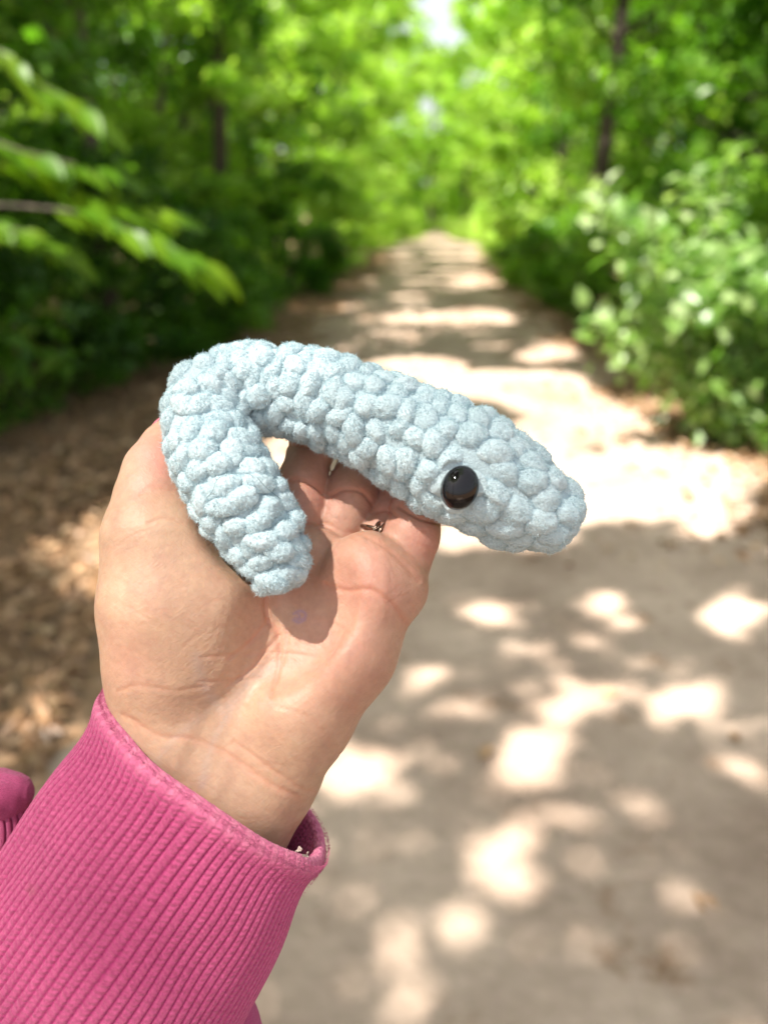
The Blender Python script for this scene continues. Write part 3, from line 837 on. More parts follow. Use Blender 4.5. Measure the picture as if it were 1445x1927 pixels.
def skin_mat():
    m, nt, pb, out = mat_base('skin')
    A = lambda n: node(nt, 'ShaderNodeAttribute', attribute_name=n)
    uvw = A('uvw').outputs['Vector']
    n1 = node(nt, 'ShaderNodeTexNoise', Scale=14.0, Detail=6.0, Roughness=0.65); nt.links.new(uvw, n1.inputs['Vector'])
    n2 = node(nt, 'ShaderNodeTexNoise', Scale=90.0, Detail=4.0); nt.links.new(uvw, n2.inputs['Vector'])
    base = ramp(nt, [(0.3, (0.365, 0.215, 0.153)), (0.5, (0.42, 0.262, 0.178)), (0.72, (0.47, 0.31, 0.215))])
    nt.links.new(n1.outputs[0], base.inputs[0])
    c = mixc(nt, A('pink').outputs['Fac'], base.outputs[0], (0.46, 0.215, 0.17))
    c = mixc(nt, math_(nt, 'MULTIPLY', A('crease').outputs['Fac'], 0.45), c, (0.50, 0.19, 0.12))
    c = mixc(nt, math_(nt, 'MULTIPLY', A('vein').outputs['Fac'], 0.55), c, (0.42, 0.33, 0.30))
    c = mixc(nt, math_(nt, 'MULTIPLY', A('pen').outputs['Fac'], 0.45), c, (0.22, 0.16, 0.34))
    rr = ramp(nt, [(0.35, (0.95, 0.94, 0.93)), (0.65, (1.03, 1.03, 1.02))]); nt.links.new(n2.outputs[0], rr.inputs[0])
    c = mixc(nt, 1.0, c, rr.outputs[0], 'MULTIPLY')
    nt.links.new(c, pb.inputs['Base Color'])
    pb.inputs['Roughness'].default_value = 0.47
    pb.inputs['Specular IOR Level'].default_value = 0.35
    pb.inputs['Subsurface Weight'].default_value = 0.5
    pb.inputs['Subsurface Radius'].default_value = (1.0, 0.32, 0.16)
    pb.inputs['Subsurface Scale'].default_value = 0.0022
    # fine skin relief: crossing wrinkle lines and pores
    hs = []
    for ang, sx, sc, wgt in ((0.75, 5, 26, 1.0), (-0.65, 5, 26, 0.9), (1.5, 6, 20, 0.5)):
        mr = node(nt, 'ShaderNodeMapping'); mr.inputs['Rotation'].default_value = (0, 0, ang); nt.links.new(uvw, mr.inputs[0])
        mp = node(nt, 'ShaderNodeMapping'); mp.inputs['Scale'].default_value = (1.6 * sc / 9, sx * sc / 7, sc / 5)
        nt.links.new(mr.outputs[0], mp.inputs[0])
        n = node(nt, 'ShaderNodeTexNoise', Scale=4.0, Detail=5.0, Roughness=0.6, Distortion=0.4); nt.links.new(mp.outputs[0], n.inputs['Vector'])
        # ridged: thin valleys
        h = math_(nt, 'ABSOLUTE', math_(nt, 'SUBTRACT', n.outputs[0], 0.5))
        h = math_(nt, 'MINIMUM', math_(nt, 'MULTIPLY', h, 12.0), 1.0)
        hs.append(math_(nt, 'MULTIPLY', h, wgt))
    vv = node(nt, 'ShaderNodeTexVoronoi', Scale=210.0); nt.links.new(uvw, vv.inputs['Vector'])
    h = math_(nt, 'ADD', math_(nt, 'ADD', hs[0], hs[1]), hs[2])
    h = math_(nt, 'ADD', h, math_(nt, 'MULTIPLY', vv.outputs['Distance'], 0.9))
    b = node(nt, 'ShaderNodeBump', Strength=0.32, Distance=0.00011)
    nt.links.new(h, b.inputs['Height']); nt.links.new(b.outputs[0], pb.inputs['Normal'])
    return m
M_skin = skin_mat()
hand = add_obj('hand', me, M_skin, person)

# the thumb's nail, seen edge on past the snake
def simple_mat(name, col, rough=0.5, metal=0.0, spec=0.5, noise=None, bump=None, sheen=0.0):
    m, nt, pb, out = mat_base(name)
    pb.inputs['Base Color'].default_value = (*col, 1)
    pb.inputs['Roughness'].default_value = rough; pb.inputs['Metallic'].default_value = metal
    pb.inputs['Specular IOR Level'].default_value = spec
    if noise:
        tc = node(nt, 'ShaderNodeTexCoord'); n = node(nt, 'ShaderNodeTexNoise', Scale=noise, Detail=5.0)
        nt.links.new(tc.outputs['Object'], n.inputs['Vector'])
        r = ramp(nt, [(0.3, tuple(0.75 * x for x in col)), (0.7, tuple(min(1, 1.2 * x) for x in col))])
        nt.links.new(n.outputs[0], r.inputs[0]); nt.links.new(r.outputs[0], pb.inputs['Base Color'])
        if bump:
            b = node(nt, 'ShaderNodeBump', Strength=0.6, Distance=bump)
            nt.links.new(n.outputs[0], b.inputs['Height']); nt.links.new(b.outputs[0], pb.inputs['Normal'])
    if sheen:
        pb.inputs['Sheen Weight'].default_value = sheen; pb.inputs['Sheen Roughness'].default_value = 0.4
    return m
M_nail = simple_mat('pink_nail_polish', (0.72, 0.20, 0.26), 0.2)
def nail(c, along, out, L, Wd, bend=0.5):
    along = along / np.linalg.norm(along); out = out - along * out.dot(along); out /= np.linalg.norm(out); s = np.cross(along, out)
    u, v = np.meshgrid(np.linspace(-1, 1, 11), np.linspace(-1, 1, 11), indexing='ij')
    u, v = u.ravel(), v.ravel()
    wv = Wd * np.sqrt(np.clip(1 - np.clip((np.abs(v) - 0.3) / 0.85, 0, 1) ** 2.2, 0, 1))
    P = c + along * (v * L)[:, None] + s * (u * wv)[:, None] + out * (-(u ** 2) * wv * bend - 0.10 * L * v ** 2)[:, None]
    P2 = P - out * 3.0
    i, j = np.meshgrid(np.arange(10), np.arange(10), indexing='ij'); a = (i * 11 + j).ravel()
    q = np.stack([a, a + 11, a + 12, a + 1], -1)
    rim = np.concatenate([np.arange(11), np.arange(1, 11) * 11 + 10, 110 + np.arange(9, -1, -1), np.arange(9, 0, -1) * 11])
    rq = np.stack([rim, np.roll(rim, -1), np.roll(rim, -1) + 121, rim + 121], -1)
    return np.vstack([P, P2]), [np.vstack([q, (q + 121)[:, ::-1], rq])]
nv, nq = nail(cs(312, 838, -96) + np.array([-36, 27, -6]), cs(350, 812, -125) - cs(300, 885, -60), np.array([-1.0, 0.55, -0.25]), 36, 27)
add_obj('thumbnail', new_mesh('thumbnail', to_world(nv) - BODY, nq), M_nail, person)

# ------------------------------------------------------------------ ring on the third finger
RC = cs(719, 1017, -97)
ringt = thing('ring', to_world(RC)[0], 'silver ring with a row of small coiled bands on the third finger', 'ring')
M_silver = simple_mat('dark_silver', (0.30, 0.22, 0.17), 0.22, 1.0)
ax = cs(748, 965, -120) - cs(690, 1075, -76); ax /= np.linalg.norm(ax)
e1 = np.cross(ax, [0, 0, 1.0]); e1 /= np.linalg.norm(e1); e2 = np.cross(e1, ax)      # e2 towards viewer
if e2[2] < 0: e2 = -e2
if e1[0] < 0: e1 = -e1
th = np.linspace(0, 2 * np.pi, 49)
rr_ = 54
pts = RC + rr_ * (np.cos(th)[:, None] * e1 + np.sin(th)[:, None] * e2)
V1, Q1 = tube(pts, 3.8, 8, cap=False)
add_obj('band', new_mesh('band', to_world(V1) - to_world(RC)[0], Q1), M_silver, ringt)
for k_ in range(5):
    a0 = math.radians(112 - 10 * k_)
    c0 = RC + (rr_ + 3.5) * (math.cos(a0) * e1 + math.sin(a0) * e2)
    rad = (math.cos(a0) * e1 + math.sin(a0) * e2)
    t2 = np.linspace(0, 2 * np.pi, 21)
    pp = c0 + 8.0 * np.cos(t2)[:, None] * rad + 14 * np.sin(t2)[:, None] * ax
    V1, Q1 = tube(pp, 2.9, 7, cap=False)
    add_obj('coil', new_mesh('coil', to_world(V1) - to_world(RC)[0], Q1), M_silver, ringt)

# ------------------------------------------------------------------ the crocheted snake
def yarn_mat(name, tip=False):
    m, nt, pb, out = mat_base(name)
    at = node(nt, 'ShaderNodeAttribute', attribute_name='rnd')
    r = ramp(nt, [(0.0, (0.44, 0.56, 0.605)), (0.5, (0.52, 0.645, 0.69)), (1.0, (0.60, 0.72, 0.76))])
    nt.links.new(at.outputs['Fac'], r.inputs[0])
    geo = node(nt, 'ShaderNodeNewGeometry')
    n = node(nt, 'ShaderNodeTexNoise', Scale=1400.0, Detail=4.0, Roughness=0.7); nt.links.new(geo.outputs['Position'], n.inputs['Vector'])
    r2 = ramp(nt, [(0.35, (0.86, 0.87, 0.88)), (0.66, (1.10, 1.10, 1.09))]); nt.links.new(n.outputs[0], r2.inputs[0])
    c = mixc(nt, 1.0, r.outputs[0], r2.outputs[0], 'MULTIPLY')
    nt.links.new(c, pb.inputs['Base Color'])
    pb.inputs['Roughness'].default_value = 0.85; pb.inputs['Specular IOR Level'].default_value = 0.2
    pb.inputs['Sheen Weight'].default_value = 0.35; pb.inputs['Sheen Roughness'].default_value = 0.45
    pb.inputs['Sheen Tint'].default_value = (0.85, 0.93, 1, 1)
    if tip:
        pb.inputs['Specular IOR Level'].default_value = 0.0; pb.inputs['Sheen Weight'].default_value = 0.0
        tr = nt.nodes.new('ShaderNodeBsdfTranslucent'); nt.links.new(r.outputs[0], tr.inputs['Color'])
        mx = nt.nodes.new('ShaderNodeMixShader'); mx.inputs[0].default_value = 0.42
        nt.links.new(pb.outputs[0], mx.inputs[1]); nt.links.new(tr.outputs[0], mx.inputs[2]); nt.links.new(mx.outputs[0], out.inputs['Surface'])
    if not tip:
        b = node(nt, 'ShaderNodeBump', Strength=1.0, Distance=0.0009); nt.links.new(n.outputs[0], b.inputs['Height']); nt.links.new(b.outputs[0], pb.inputs['Normal'])
    return m
M_yarn = yarn_mat('pale_blue_chenille'); M_fuzz = yarn_mat('pale_blue_pile', True)

SN = [(532, 1082, 66, 58), (506, 1025, 66, 76), (455, 945, 60, 90), (412, 870, 44, 90), (390, 810, 14, 84), (402, 752, -24, 88), (450, 735, -44, 88), (530, 735, -36, 88),
      (612, 752, -18, 93), (700, 788, 2, 97), (782, 832, 16, 106), (862, 872, 26, 117), (932, 914, 26, 107), (990, 946, 22, 95), (1032, 968, 18, 78)]
cp = np.array([cs(*p[:3]) for p in SN]); rp = np.array([p[3] * (FPX - p[2]) / FPX for p in SN])
cc_ = catmull(np.hstack([cp, rp[:, None]]), 600)
sc, sr = cc_[:, :3], cc_[:, 3]
ds_ = np.linalg.norm(np.diff(sc, axis=0), axis=1); arc = np.concatenate([[0], np.cumsum(ds_)])
T = np.gradient(sc, axis=0); T /= np.linalg.norm(T, axis=1)[:, None]
Nf = np.zeros_like(T); v = np.array([0, 0, 1.0]) - T[0] * T[0][2]; Nf[0] = v / np.linalg.norm(v)
for i in range(1, len(T)):
    v = Nf[i - 1] - T[i] * Nf[i - 1].dot(T[i]); Nf[i] = v / np.linalg.norm(v)
Bf = np.cross(T, Nf)
# profile: rounded caps at both ends
prof = []
r0, r1 = sr[0], sr[-1]
for a in np.linspace(0, np.pi / 2, 14)[:-1]: prof.append((0.0 - r0 * 0.55 * math.cos(a), r0 * math.sin(a), 0))
for i in range(0, 600, 4): prof.append((arc[i], sr[i], i))
for a in np.linspace(np.pi / 2, 0, 14)[1:]: prof.append((arc[-1] + r1 * 0.75 * math.cos(a), r1 * math.sin(a), 599))
prof = np.array(prof)
pa = np.concatenate([[0], np.cumsum(np.hypot(np.diff(prof[:, 0]), np.diff(prof[:, 1])))])
def body_point(a, th):
    s_ = np.interp(a, pa, prof[:, 0]); rad = np.interp(a, pa, prof[:, 1])
    da = 2.0
    dr = (np.interp(a + da, pa, prof[:, 1]) - np.interp(a - da, pa, prof[:, 1])); dsx = (np.interp(a + da, pa, prof[:, 0]) - np.interp(a - da, pa, prof[:, 0])) + 1e-6
    ii = np.clip(np.interp(s_, arc, np.arange(600)), 0, 599)
    i = int(ii)
    over = s_ if s_ < 0 else (s_ - arc[-1] if s_ > arc[-1] else 0)
    c = sc[i] + T[i] * over
    n_ = math.cos(th) * Nf[i] + math.sin(th) * Bf[i]
    nn = n_ * dsx - T[i] * dr; nn /= np.linalg.norm(nn)
    ta = T[i] * dsx + n_ * dr; ta /= np.linalg.norm(ta)
    return c + n_ * rad, nn, ta, np.cross(nn, ta), rad
# unit lump
bm_ = __import__('bmesh').new(); __import__('bmesh').ops.create_icosphere(bm_, subdivisions=4, radius=1.0)
bm_.verts.ensure_lookup_table()
UV_ = np.array([v.co[:] for v in bm_.verts]); UQ = np.array([[v.index for v in f.verts] for f in bm_.faces]); bm_.free()
r = np.random.default_rng(12)
VV = []; TT = []; RN = []; FV = []; FR = []
a = 8.0; row = 0; off = 0
eye_c = cs(866, 917, 136)
lumps = []
total = pa[-1]
while a < total - 2:
    sz = 1.0 + 0.22 * np.clip((a / total - 0.72) / 0.1, 0, 1)         # the head's stitches are larger
    _, _, _, _, rad = body_point(a, 0)
    pitch = 36.0 * sz
    m = max(1 if rad < 12 else 4, int(round(2 * np.pi * rad / (46.0 * sz))))
    for k_ in range(m):
        th_ = 2 * np.pi * (k_ + 0.5 * (row % 2) + 0.18 * r.normal()) / m + row * 0.21
        lumps.append((a + r.normal() * 5.0, th_, sz, k_, row, rad))
    a += pitch * (1.0 if rad > 40 else 0.85); row += 1
for (a, th_, sz, k_, row, rad) in lumps:
    c, nn, ta, tb_, rad = body_point(min(max(a, 1), total - 1), th_)
    ang = (0.55 if (row + k_) % 2 else -0.45) + 0.35 * r.normal()
    if a / total > 0.78: ang = 1.2 + 0.35 * r.normal()
    ea = math.cos(ang) * tb_ + math.sin(ang) * ta; eb = np.cross(nn, ea)
    g = r.uniform(0.86, 1.14)
    la, lb, lc = 30.5 * sz * g, 22 * sz * r.uniform(0.88, 1.15), 21 * sz * r.uniform(0.88, 1.12)
    # tip the lump a little so that rows overlap like shingles
    tilt = 0.22 * r.normal()
    n2 = nn * math.cos(tilt) + eb * math.sin(tilt); eb2 = np.cross(n2, ea)
    cen = c - nn * (lc * 0.88) + nn * r.normal() * 2.2
    U = UV_.copy()
    sq = 1 + 0.10 * vnoise(U + 13.7 * len(VV), 1.7, 31) + 0.06 * vnoise(U + 5.1 * len(VV), 4.5, 33)
    U = U * sq[:, None]
    P = cen + U[:, 0:1] * la * ea + U[:, 1:2] * lb * eb2 + U[:, 2:3] * lc * n2
    P += (1.3 * vnoise(P, 1 / 6.5, 35) + 0.9 * vnoise(P, 1 / 3.0, 36))[:, None] * UV_ @ np.array([ea, eb2, n2])
    de = P - eye_c; pr_ = de[:, 2] + 8; inr = np.hypot(de[:, 0], de[:, 1]) < 46
    P[:, 2] -= np.where(inr & (pr_ > 0), pr_, 0)
    VV.append(P); TT.append(UQ + off); off += len(P); tone = r.uniform(0.25, 0.75)
    RN.append(np.clip(tone + 0.1 * vnoise(P, 1 / 9, 41), 0, 1))
    # short soft pile
    nf = int(900 * sz * g)
    d = r.normal(size=(nf, 3)); d /= np.linalg.norm(d, axis=1)[:, None]; d[:, 2] = np.abs(d[:, 2]) - 0.25 * (r.uniform(size=nf) < 0.4)
    loc = d[:, 0:1] * la * ea + d[:, 1:2] * lb * eb2 + d[:, 2:3] * lc * n2
    root_ = cen + loc * 0.985
    ke = np.hypot(*(root_ - eye_c)[:, :2].T) > 44; d = d[ke]; root_ = root_[ke]; nf = len(d)
    if nf == 0: continue
    dn = d[:, 0:1] / la * ea + d[:, 1:2] / lb * eb2 + d[:, 2:3] / lc * n2; dn /= np.linalg.norm(dn, axis=1)[:, None]
    dr_ = dn + 0.45 * r.normal(size=(nf, 3)); dr_ /= np.linalg.norm(dr_, axis=1)[:, None]
    L = np.where(r.uniform(size=nf) < 0.07, r.uniform(6, 11, nf), r.uniform(2.4, 6.0, nf))[:, None]
    sd = np.cross(dr_, r.normal(size=(nf, 3))); sd /= np.linalg.norm(sd, axis=1)[:, None] + 1e-9
    FV.append(np.stack([root_ - sd * 0.62, root_ + sd * 0.62, root_ + dr_ * L], 1).reshape(-1, 3))
    FR.append(np.repeat(np.clip(tone + 0.05 + 0.10 * r.normal(size=nf), 0, 1), 3))
# inner stuffed tube
ring_a = np.linspace(0.5, total - 0.5, 260); seg = 40
cv = np.array([body_point(a_, 2 * np.pi * j / seg)[0] - body_point(a_, 2 * np.pi * j / seg)[1] * min(12.0, 0.5 * body_point(a_, 0)[4]) for a_ in ring_a for j in range(seg)])
i, j = np.meshgrid(np.arange(259), np.arange(seg), indexing='ij')
cq = np.stack([i * seg + j, i * seg + (j + 1) % seg, (i + 1) * seg + (j + 1) % seg, (i + 1) * seg + j], -1).reshape(-1, 4)
SB = to_world(cs(460, 960, -20))[0]
snake = thing('crocheted_snake', SB, 'pale blue chenille crocheted snake toy bent across the open hand', 'soft toy')
Vl = np.vstack(VV); Tl = np.vstack(TT)
me = new_mesh('body', np.vstack([to_world(Vl), to_world(cv)]) - SB, [Tl, cq + len(Vl)])
add_attr(me, 'rnd', np.concatenate([np.concatenate(RN), np.full(len(cv), 0.2)]))  # inner tube toned darker: shade between the stitches put into its colour
add_obj('body', me, M_yarn, snake)
FV = np.vstack(FV)
me = new_mesh('pile', to_world(FV) - SB, np.arange(len(FV)).reshape(-1, 3))
add_attr(me, 'rnd', np.concatenate(FR))
tag(add_obj('pile', me, M_fuzz, snake), kind='stuff')
print('lumps', len(lumps), 'fibres', len(FV) // 3)

# eye: a shiny black domed button
M_eye = simple_mat('glossy_black_eye', (0.004, 0.003, 0.004), 0.05, 0, 0.4)
nE = np.array([0.06, 0.06, 1.0]); nE /= np.linalg.norm(nE)
uE = np.array([0.32, 0.95, 0]); uE -= nE * uE.dot(nE); uE /= np.linalg.norm(uE); sE = np.cross(uE, nE)
phi = np.linspace(0, np.pi / 2, 16); th = np.linspace(0, 2 * np.pi, 48, endpoint=False)
VE = []
for p_ in phi:
    for t_ in th: VE.append(eye_c + sE * 31.5 * math.sin(p_) * math.cos(t_) + uE * 38 * math.sin(p_) * math.sin(t_) + nE * 24 * math.cos(p_))
for rr2, zz2 in ((1.0, -6), (1.03, -10), (0.9, -14)):
    for t_ in th: VE.append(eye_c + sE * 31.5 * rr2 * math.cos(t_) + uE * 38 * rr2 * math.sin(t_) + nE * zz2)
VE = np.array(VE); i, j = np.meshgrid(np.arange(18), np.arange(48), indexing='ij')
QE = np.stack([i * 48 + j, i * 48 + (j + 1) % 48, (i + 1) * 48 + (j + 1) % 48, (i + 1) * 48 + j], -1).reshape(-1, 4)[:, ::-1]
add_obj('eye', new_mesh('eye', to_world(VE) - SB, QE), M_eye, snake)
# two loose dark threads lying over the tail
M_thread = simple_mat('blue_grey_thread', (0.10, 0.17, 0.20), 0.7)
for pts in ([(388, 938, 158), (400, 925, 160), (409, 903, 160), (428, 893, 158), (462, 890, 150), (476, 896, 146)], [(484, 898, 148), (496, 912, 146), (510, 925, 142), (528, 938, 132)]):
    c = catmull([cs(*p) for p in pts], 30)
    V1, Q1 = tube(c, 0.55, 5)
    add_obj('thread', new_mesh('thread', to_world(V1) - SB, Q1), M_thread, snake)

# ------------------------------------------------------------------ the pink sleeve
def fabric_mat(name, knit):
    m, nt, pb, out = mat_base(name)
    uv = node(nt, 'ShaderNodeAttribute', attribute_name='cloth').outputs['Vector']
    n1 = node(nt, 'ShaderNodeTexNoise', Scale=5.0, Detail=4.0); nt.links.new(uv, n1.inputs['Vector'])
    n2 = node(nt, 'ShaderNodeTexNoise', Scale=160.0, Detail=4.0, Roughness=0.7); nt.links.new(uv, n2.inputs['Vector'])
    r = ramp(nt, [(0.3, (0.40, 0.058, 0.158)), (0.7, (0.46, 0.085, 0.195))]); nt.links.new(n1.outputs[0], r.inputs[0])
    r2 = ramp(nt, [(0.3, (0.74, 0.66, 0.70)), (0.7, (1.18, 1.25, 1.2))]); nt.links.new(n2.outputs[0], r2.inputs[0])
    c = mixc(nt, 1.0, r.outputs[0], r2.outputs[0], 'MULTIPLY')
    wr = node(nt, 'ShaderNodeAttribute', attribute_name='worn').outputs['Fac']
    c = mixc(nt, math_(nt, 'MULTIPLY', wr, 0.5), c, (0.72, 0.27, 0.36))
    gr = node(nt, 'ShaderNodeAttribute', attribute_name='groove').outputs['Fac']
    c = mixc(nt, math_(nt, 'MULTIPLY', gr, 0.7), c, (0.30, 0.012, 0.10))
    st = node(nt, 'ShaderNodeAttribute', attribute_name='stain').outputs['Fac']
    c = mixc(nt, math_(nt, 'MULTIPLY', st, 0.45), c, (0.34, 0.10, 0.13))
    nt.links.new(c, pb.inputs['Base Color'])
    pb.inputs['Roughness'].default_value = 0.9; pb.inputs['Specular IOR Level'].default_value = 0.15
    pb.inputs['Sheen Weight'].default_value = 0.25; pb.inputs['Sheen Roughness'].default_value = 0.5; pb.inputs['Sheen Tint'].default_value = (1, 0.6, 0.8, 1)
    # knit stitches: slanted little loops along the ribs
    sx = node(nt, 'ShaderNodeSeparateXYZ'); nt.links.new(uv, sx.inputs[0])
    zig = math_(nt, 'ABSOLUTE', math_(nt, 'SUBTRACT', math_(nt, 'FRACT', math_(nt, 'MULTIPLY', sx.outputs[0], knit)), 0.5))
    w1 = math_(nt, 'SINE', math_(nt, 'ADD', math_(nt, 'MULTIPLY', sx.outputs[1], 900.0), math_(nt, 'MULTIPLY', zig, 7.0)))
    h = math_(nt, 'ADD', math_(nt, 'MULTIPLY', w1, 0.22), math_(nt, 'MULTIPLY', n2.outputs[0], 1.3))
    b = node(nt, 'ShaderNodeBump', Strength=0.8, Distance=0.0006); nt.links.new(h, b.inputs['Height']); nt.links.new(b.outputs[0], pb.inputs['Normal'])
    return m
M_rib = fabric_mat('pink_rib_knit', 116.0 / 2); M_fleece = fabric_mat('pink_sweatshirt_fabric', 60.0)

def unit(v): return v / np.linalg.norm(v)
NR = 96; NTH = NR * 8; 
ringC = cs(410, 1450, -12)
AX0 = unit(np.array([-0.545, -0.838, -0.06])); 
e1_0 = unit(np.array([0.80, -0.60, 0.0])); 
def cuff_surface(th, t, out=0.0):
    """th around (0 at the right), t along the cuff away from the opening; returns points"""
    k_ = t / 400.0
    ax = unit(np.array([-0.57 + 0.10 * 1, -0.82, -0.05]))
    cen = ringC[None, :] + t[:, None] * ax
    A = 266 + 16 * np.clip(k_, 0, 2) ** 1.1 - 12 * np.exp(-((t - 90) / 70) ** 2)
    Bz = 140 + 26 * np.clip(k_, 0, 2)
    e1 = np.stack([0.80 + 0 * t, -0.60 + 0.10 * np.clip(k_, 0, 1), 0 * t], -1); e1 /= np.linalg.norm(e1, axis=1)[:, None]
    e2 = np.array([0.02, -0.07, 1.0])
    c, s_ = np.cos(th), np.sin(th)
    pw = 0.92
    x = np.sign(c) * np.abs(c) ** pw; z = np.sign(s_) * np.abs(s_) ** pw
    Bz = Bz * np.where(z < 0, 1.35, 1.0)
    P = cen + (A + out)[:, None] * x[:, None] * e1 + (Bz + out)[:, None] * z[:, None] * e2
    return P
def cuff_mesh():
    # profile along: inside (deep) -> rim -> outside
    T_in = np.linspace(230, 14, 16); Rm = np.linspace(-np.pi / 2, np.pi / 2, 12)[1:-1]; T_out = np.concatenate([np.linspace(14, 60, 24), np.linspace(64, 600, 130)])
    rows = [(t, -24.0, 0) for t in T_in] + [(14 - 15 * math.cos(a), -12 + 12 * math.sin(a), 1) for a in Rm] + [(t, 0.0, 2) for t in T_out]
    th = np.linspace(0, 2 * np.pi, NTH, endpoint=False)
    Vs = []; G = []; Wn = []; CL = []; ST = []
    al = 0.0; prev = None
    for (t, o, kind) in rows:
        tt = np.full(NTH, t)
        wav = 3.0 * np.sin(th * 3 + 1.0) + 2.0 * np.sin(th * 7 + 0.5) 
        tt2 = tt + wav * (1 if kind else 0.6)
        ph = th * NR / (2 * np.pi) + 0.10 * np.sin(t / 110.0 + th * 2) + 0.03 * np.sin(t / 45.0 + th * 5) - t / 150.0 * (0.9 if kind == 2 else 0.2)
        fr = ph - np.floor(ph)
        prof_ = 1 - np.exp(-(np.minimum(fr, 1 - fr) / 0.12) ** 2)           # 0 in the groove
        amp = 4.0 * (0.16 + 0.84 * np.clip((t - 10) / 55, 0, 1)) if kind == 2 else (1.2 if kind == 1 else 3.5)
        bulge = 6.0 * np.exp(-((t - 18) / 22) ** 2) if kind == 2 else 0
        fold = -9 * np.exp(-((th - 2.35 - t / 1500) / 0.16) ** 2) * np.clip((t - 40) / 120, 0, 1) + 7 * np.exp(-((th - 2.62 - t / 1500) / 0.2) ** 2) * np.clip((t - 40) / 120, 0, 1)
        un = 5 * vnoise(np.stack([np.cos(th) * 2, np.sin(th) * 2, np.full(NTH, t / 150.0)], -1), 1.2, 61)
        o_ = o + amp * (prof_ - 1) * (1 if kind else -1) + bulge + (fold + un) * (1 if kind else 1)
        P = cuff_surface(th, tt2, o_)
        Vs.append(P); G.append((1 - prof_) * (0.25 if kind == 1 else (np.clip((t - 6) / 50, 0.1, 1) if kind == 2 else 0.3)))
        Wn.append(np.full(NTH, np.exp(-(max(t - 6, 0) / 16) ** 2) * (1.0 if kind else 0.5)) * (0.75 + 0.25 * np.sin(ph * 2 * np.pi * 0.5)))
        if prev is not None: al += abs(t - prev[0]) + abs(o - prev[1])
        prev = (t, o)
        CL.append(np.stack([th / (2 * np.pi), np.full(NTH, al / 1600.0), np.zeros(NTH)], -1))
        px_, py_ = proj(P)
        ST.append(np.exp(-((px_ - 60) / 9) ** 2 - ((py_ - 1676) / 11) ** 2) * (P[:, 2] > 0))
    n = len(rows); i, j = np.meshgrid(np.arange(n - 1), np.arange(NTH), indexing='ij')
    Qc = np.stack([i * NTH + j, (i + 1) * NTH + j, (i + 1) * NTH + (j + 1) % NTH, i * NTH + (j + 1) % NTH], -1).reshape(-1, 4)
    return np.vstack(Vs), Qc, np.concatenate(G), np.concatenate(Wn), np.vstack(CL), np.concatenate(ST)
Vc, Qc, G, Wn, CL, ST = cuff_mesh()
def cloth_obj(name, V, Q, mat, parent, G=None, Wn=None, CL=None, ST=None):
    me = new_mesh(name, to_world(V) - BODY, Q)
    z = np.zeros(len(V))
    add_attr(me, 'groove', z if G is None else G); add_attr(me, 'worn', z if Wn is None else Wn); add_attr(me, 'stain', z if ST is None else ST)
    add_attr(me, 'cloth', V / 1000 if CL is None else CL, 'FLOAT_VECTOR')
    return add_obj(name, me, mat, parent)
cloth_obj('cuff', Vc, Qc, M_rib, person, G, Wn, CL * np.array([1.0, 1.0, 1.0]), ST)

# fuzz along the worn edge of the cuff and a little lint caught inside it
r = np.random.default_rng(3)
nf = 9000
th = r.uniform(0, 2 * np.pi, nf); tt = r.exponential(16, nf) + 1
Pb = cuff_surface(th, tt + 3.0 * np.sin(th * 3 + 1.0) + 2.0 * np.sin(th * 7 + 0.5), np.full(nf, 2.0))
ctr = ringC + tt[:, None] * AX0
nn = Pb - ctr; nn /= np.linalg.norm(nn, axis=1)[:, None]
dd = nn + 0.8 * r.normal(size=(nf, 3)) - 0.4 * AX0; dd /= np.linalg.norm(dd, axis=1)[:, None]
sd = np.cross(dd, r.normal(size=(nf, 3))); sd /= np.linalg.norm(sd, axis=1)[:, None]
L = r.uniform(2, 5, nf)[:, None]
FVc = np.stack([Pb - sd * 0.5, Pb + sd * 0.5, Pb + dd * L], 1).reshape(-1, 3)
tag(cloth_obj('cuff_fuzz', FVc, np.arange(nf * 3).reshape(-1, 3), M_fleece, person, Wn=np.full(nf * 3, 0.35)), kind='stuff')
M_lint = simple_mat('pale_lint', (0.42, 0.32, 0.28), 0.9)
parts = []
for (x, y, z_) in ((562, 1600, 112), (574, 1607, 100)):
    pts = [cs(x + r.normal() * 5, y + r.normal() * 5, z_ + r.normal() * 4) for _ in range(7)]
    parts.append(tube(catmull(pts, 40), 1.3, 5))
V1, Q1 = merge(parts)
add_obj('lint', new_mesh('lint', to_world(V1) - BODY, Q1), M_lint, person)

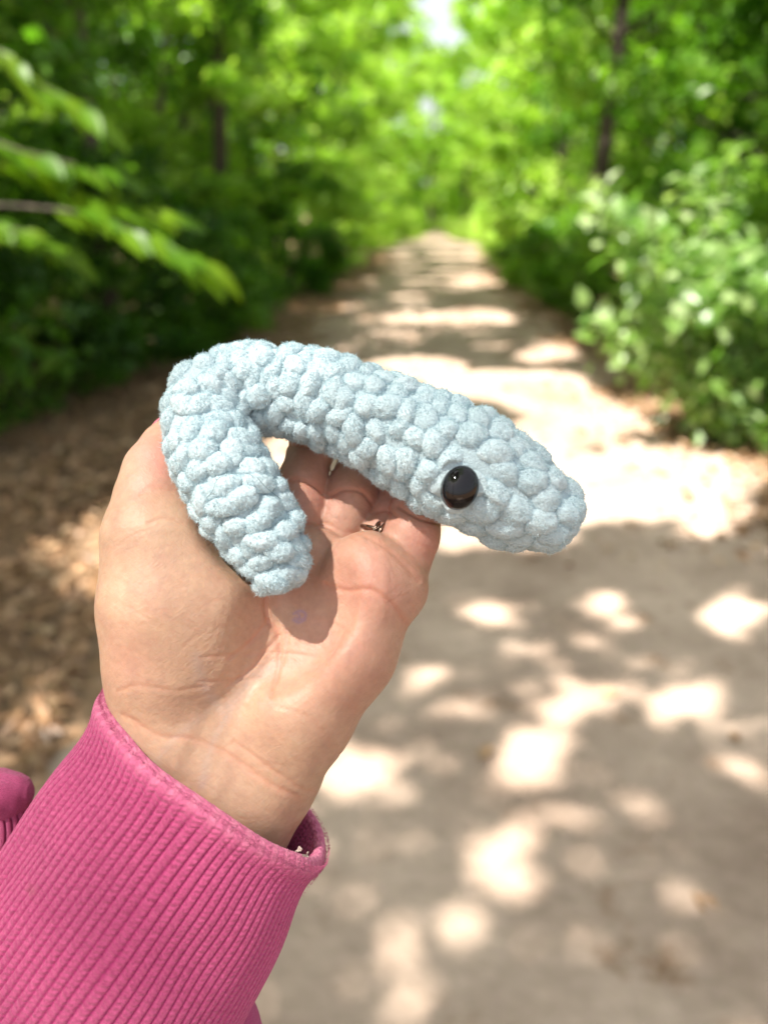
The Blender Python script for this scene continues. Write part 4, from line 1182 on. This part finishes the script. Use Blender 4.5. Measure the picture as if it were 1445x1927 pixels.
# the soft sleeve that puffs out below the cuff
def puff(name, pts, rads, mat, seed, squash=0.7, seg=90, amp=6):
    c = catmull(np.hstack([np.array([cs(*p) for p in pts]), np.array(rads)[:, None]]), 90)
    Vt, Qt = tube(c[:, :3], c[:, 3], seg, cap=True)
    cenr = np.vstack([np.repeat(c[:, :3], seg, axis=0), c[0:1, :3], c[-1:, :3]])
    n_ = Vt - cenr; n_[:-2, 2] *= squash
    Vt = cenr + n_ + (n_ / (np.linalg.norm(n_, axis=1)[:, None] + 1e-6)) * (amp * vnoise(Vt, 1 / 60, seed) + 0.4 * amp * vnoise(Vt, 1 / 24, seed + 1))[:, None]
    return cloth_obj(name, Vt, Qt, mat, person, CL=Vt / 500)
puff('sleeve', [(446, 1838, -80), (434, 1880, -80), (400, 1960, -90), (300, 2100, -110), (120, 2380, -160)], [6, 52, 112, 190, 270], M_fleece, 5)
# the sweatshirt's hem at the left edge of the picture
puff('sweatshirt_fold', [(-160, 1560, -190), (-80, 1520, -185), (-10, 1500, -180), (40, 1490, -178), (60, 1488, -176)], [90, 80, 66, 44, 14], M_fleece, 15, squash=0.9, amp=12)
def waist():
    n, mth = 40, 190
    u, v = np.meshgrid(np.linspace(0, 1, mth), np.linspace(0, 1, n), indexing='ij')
    ph = u * 17; fr = ph - np.floor(ph); pr = 1 - np.exp(-(np.minimum(fr, 1 - fr) / 0.15) ** 2)
    px_ = -170 + 220 * u + 20 * np.sin(v * 2.6) * 1.0 - 24 * v ** 2; py_ = 1500 + 150 * v + 18 * (1 - u)
    z_ = -190 + 60 * np.sin(np.pi * np.clip(u * 0.98 + 0.02, 0, 1)) ** 0.6 + 6 * pr
    P = np.stack([cs(a_, b_, c_) for a_, b_, c_ in zip(px_.ravel(), py_.ravel(), z_.ravel())])
    P2 = P - np.array([0, 0, 22.0])
    i, j = np.meshgrid(np.arange(mth - 1), np.arange(n - 1), indexing='ij'); a_ = (i * n + j).ravel()
    q = np.stack([a_, a_ + 1, a_ + n + 1, a_ + n], -1)
    m_ = len(P)
    e = (np.arange(n - 1) + (mth - 1) * n)
    side = np.stack([e, e + 1, e + 1 + m_, e + m_], -1)
    return np.vstack([P, P2]), np.vstack([q, q[:, ::-1] + m_, side]), np.tile((1 - pr).ravel(), 2)
Vw, Qw, Gw = waist()
cloth_obj('ribbed_hem', Vw, Qw, M_rib, person, G=Gw, CL=Vw / 500)
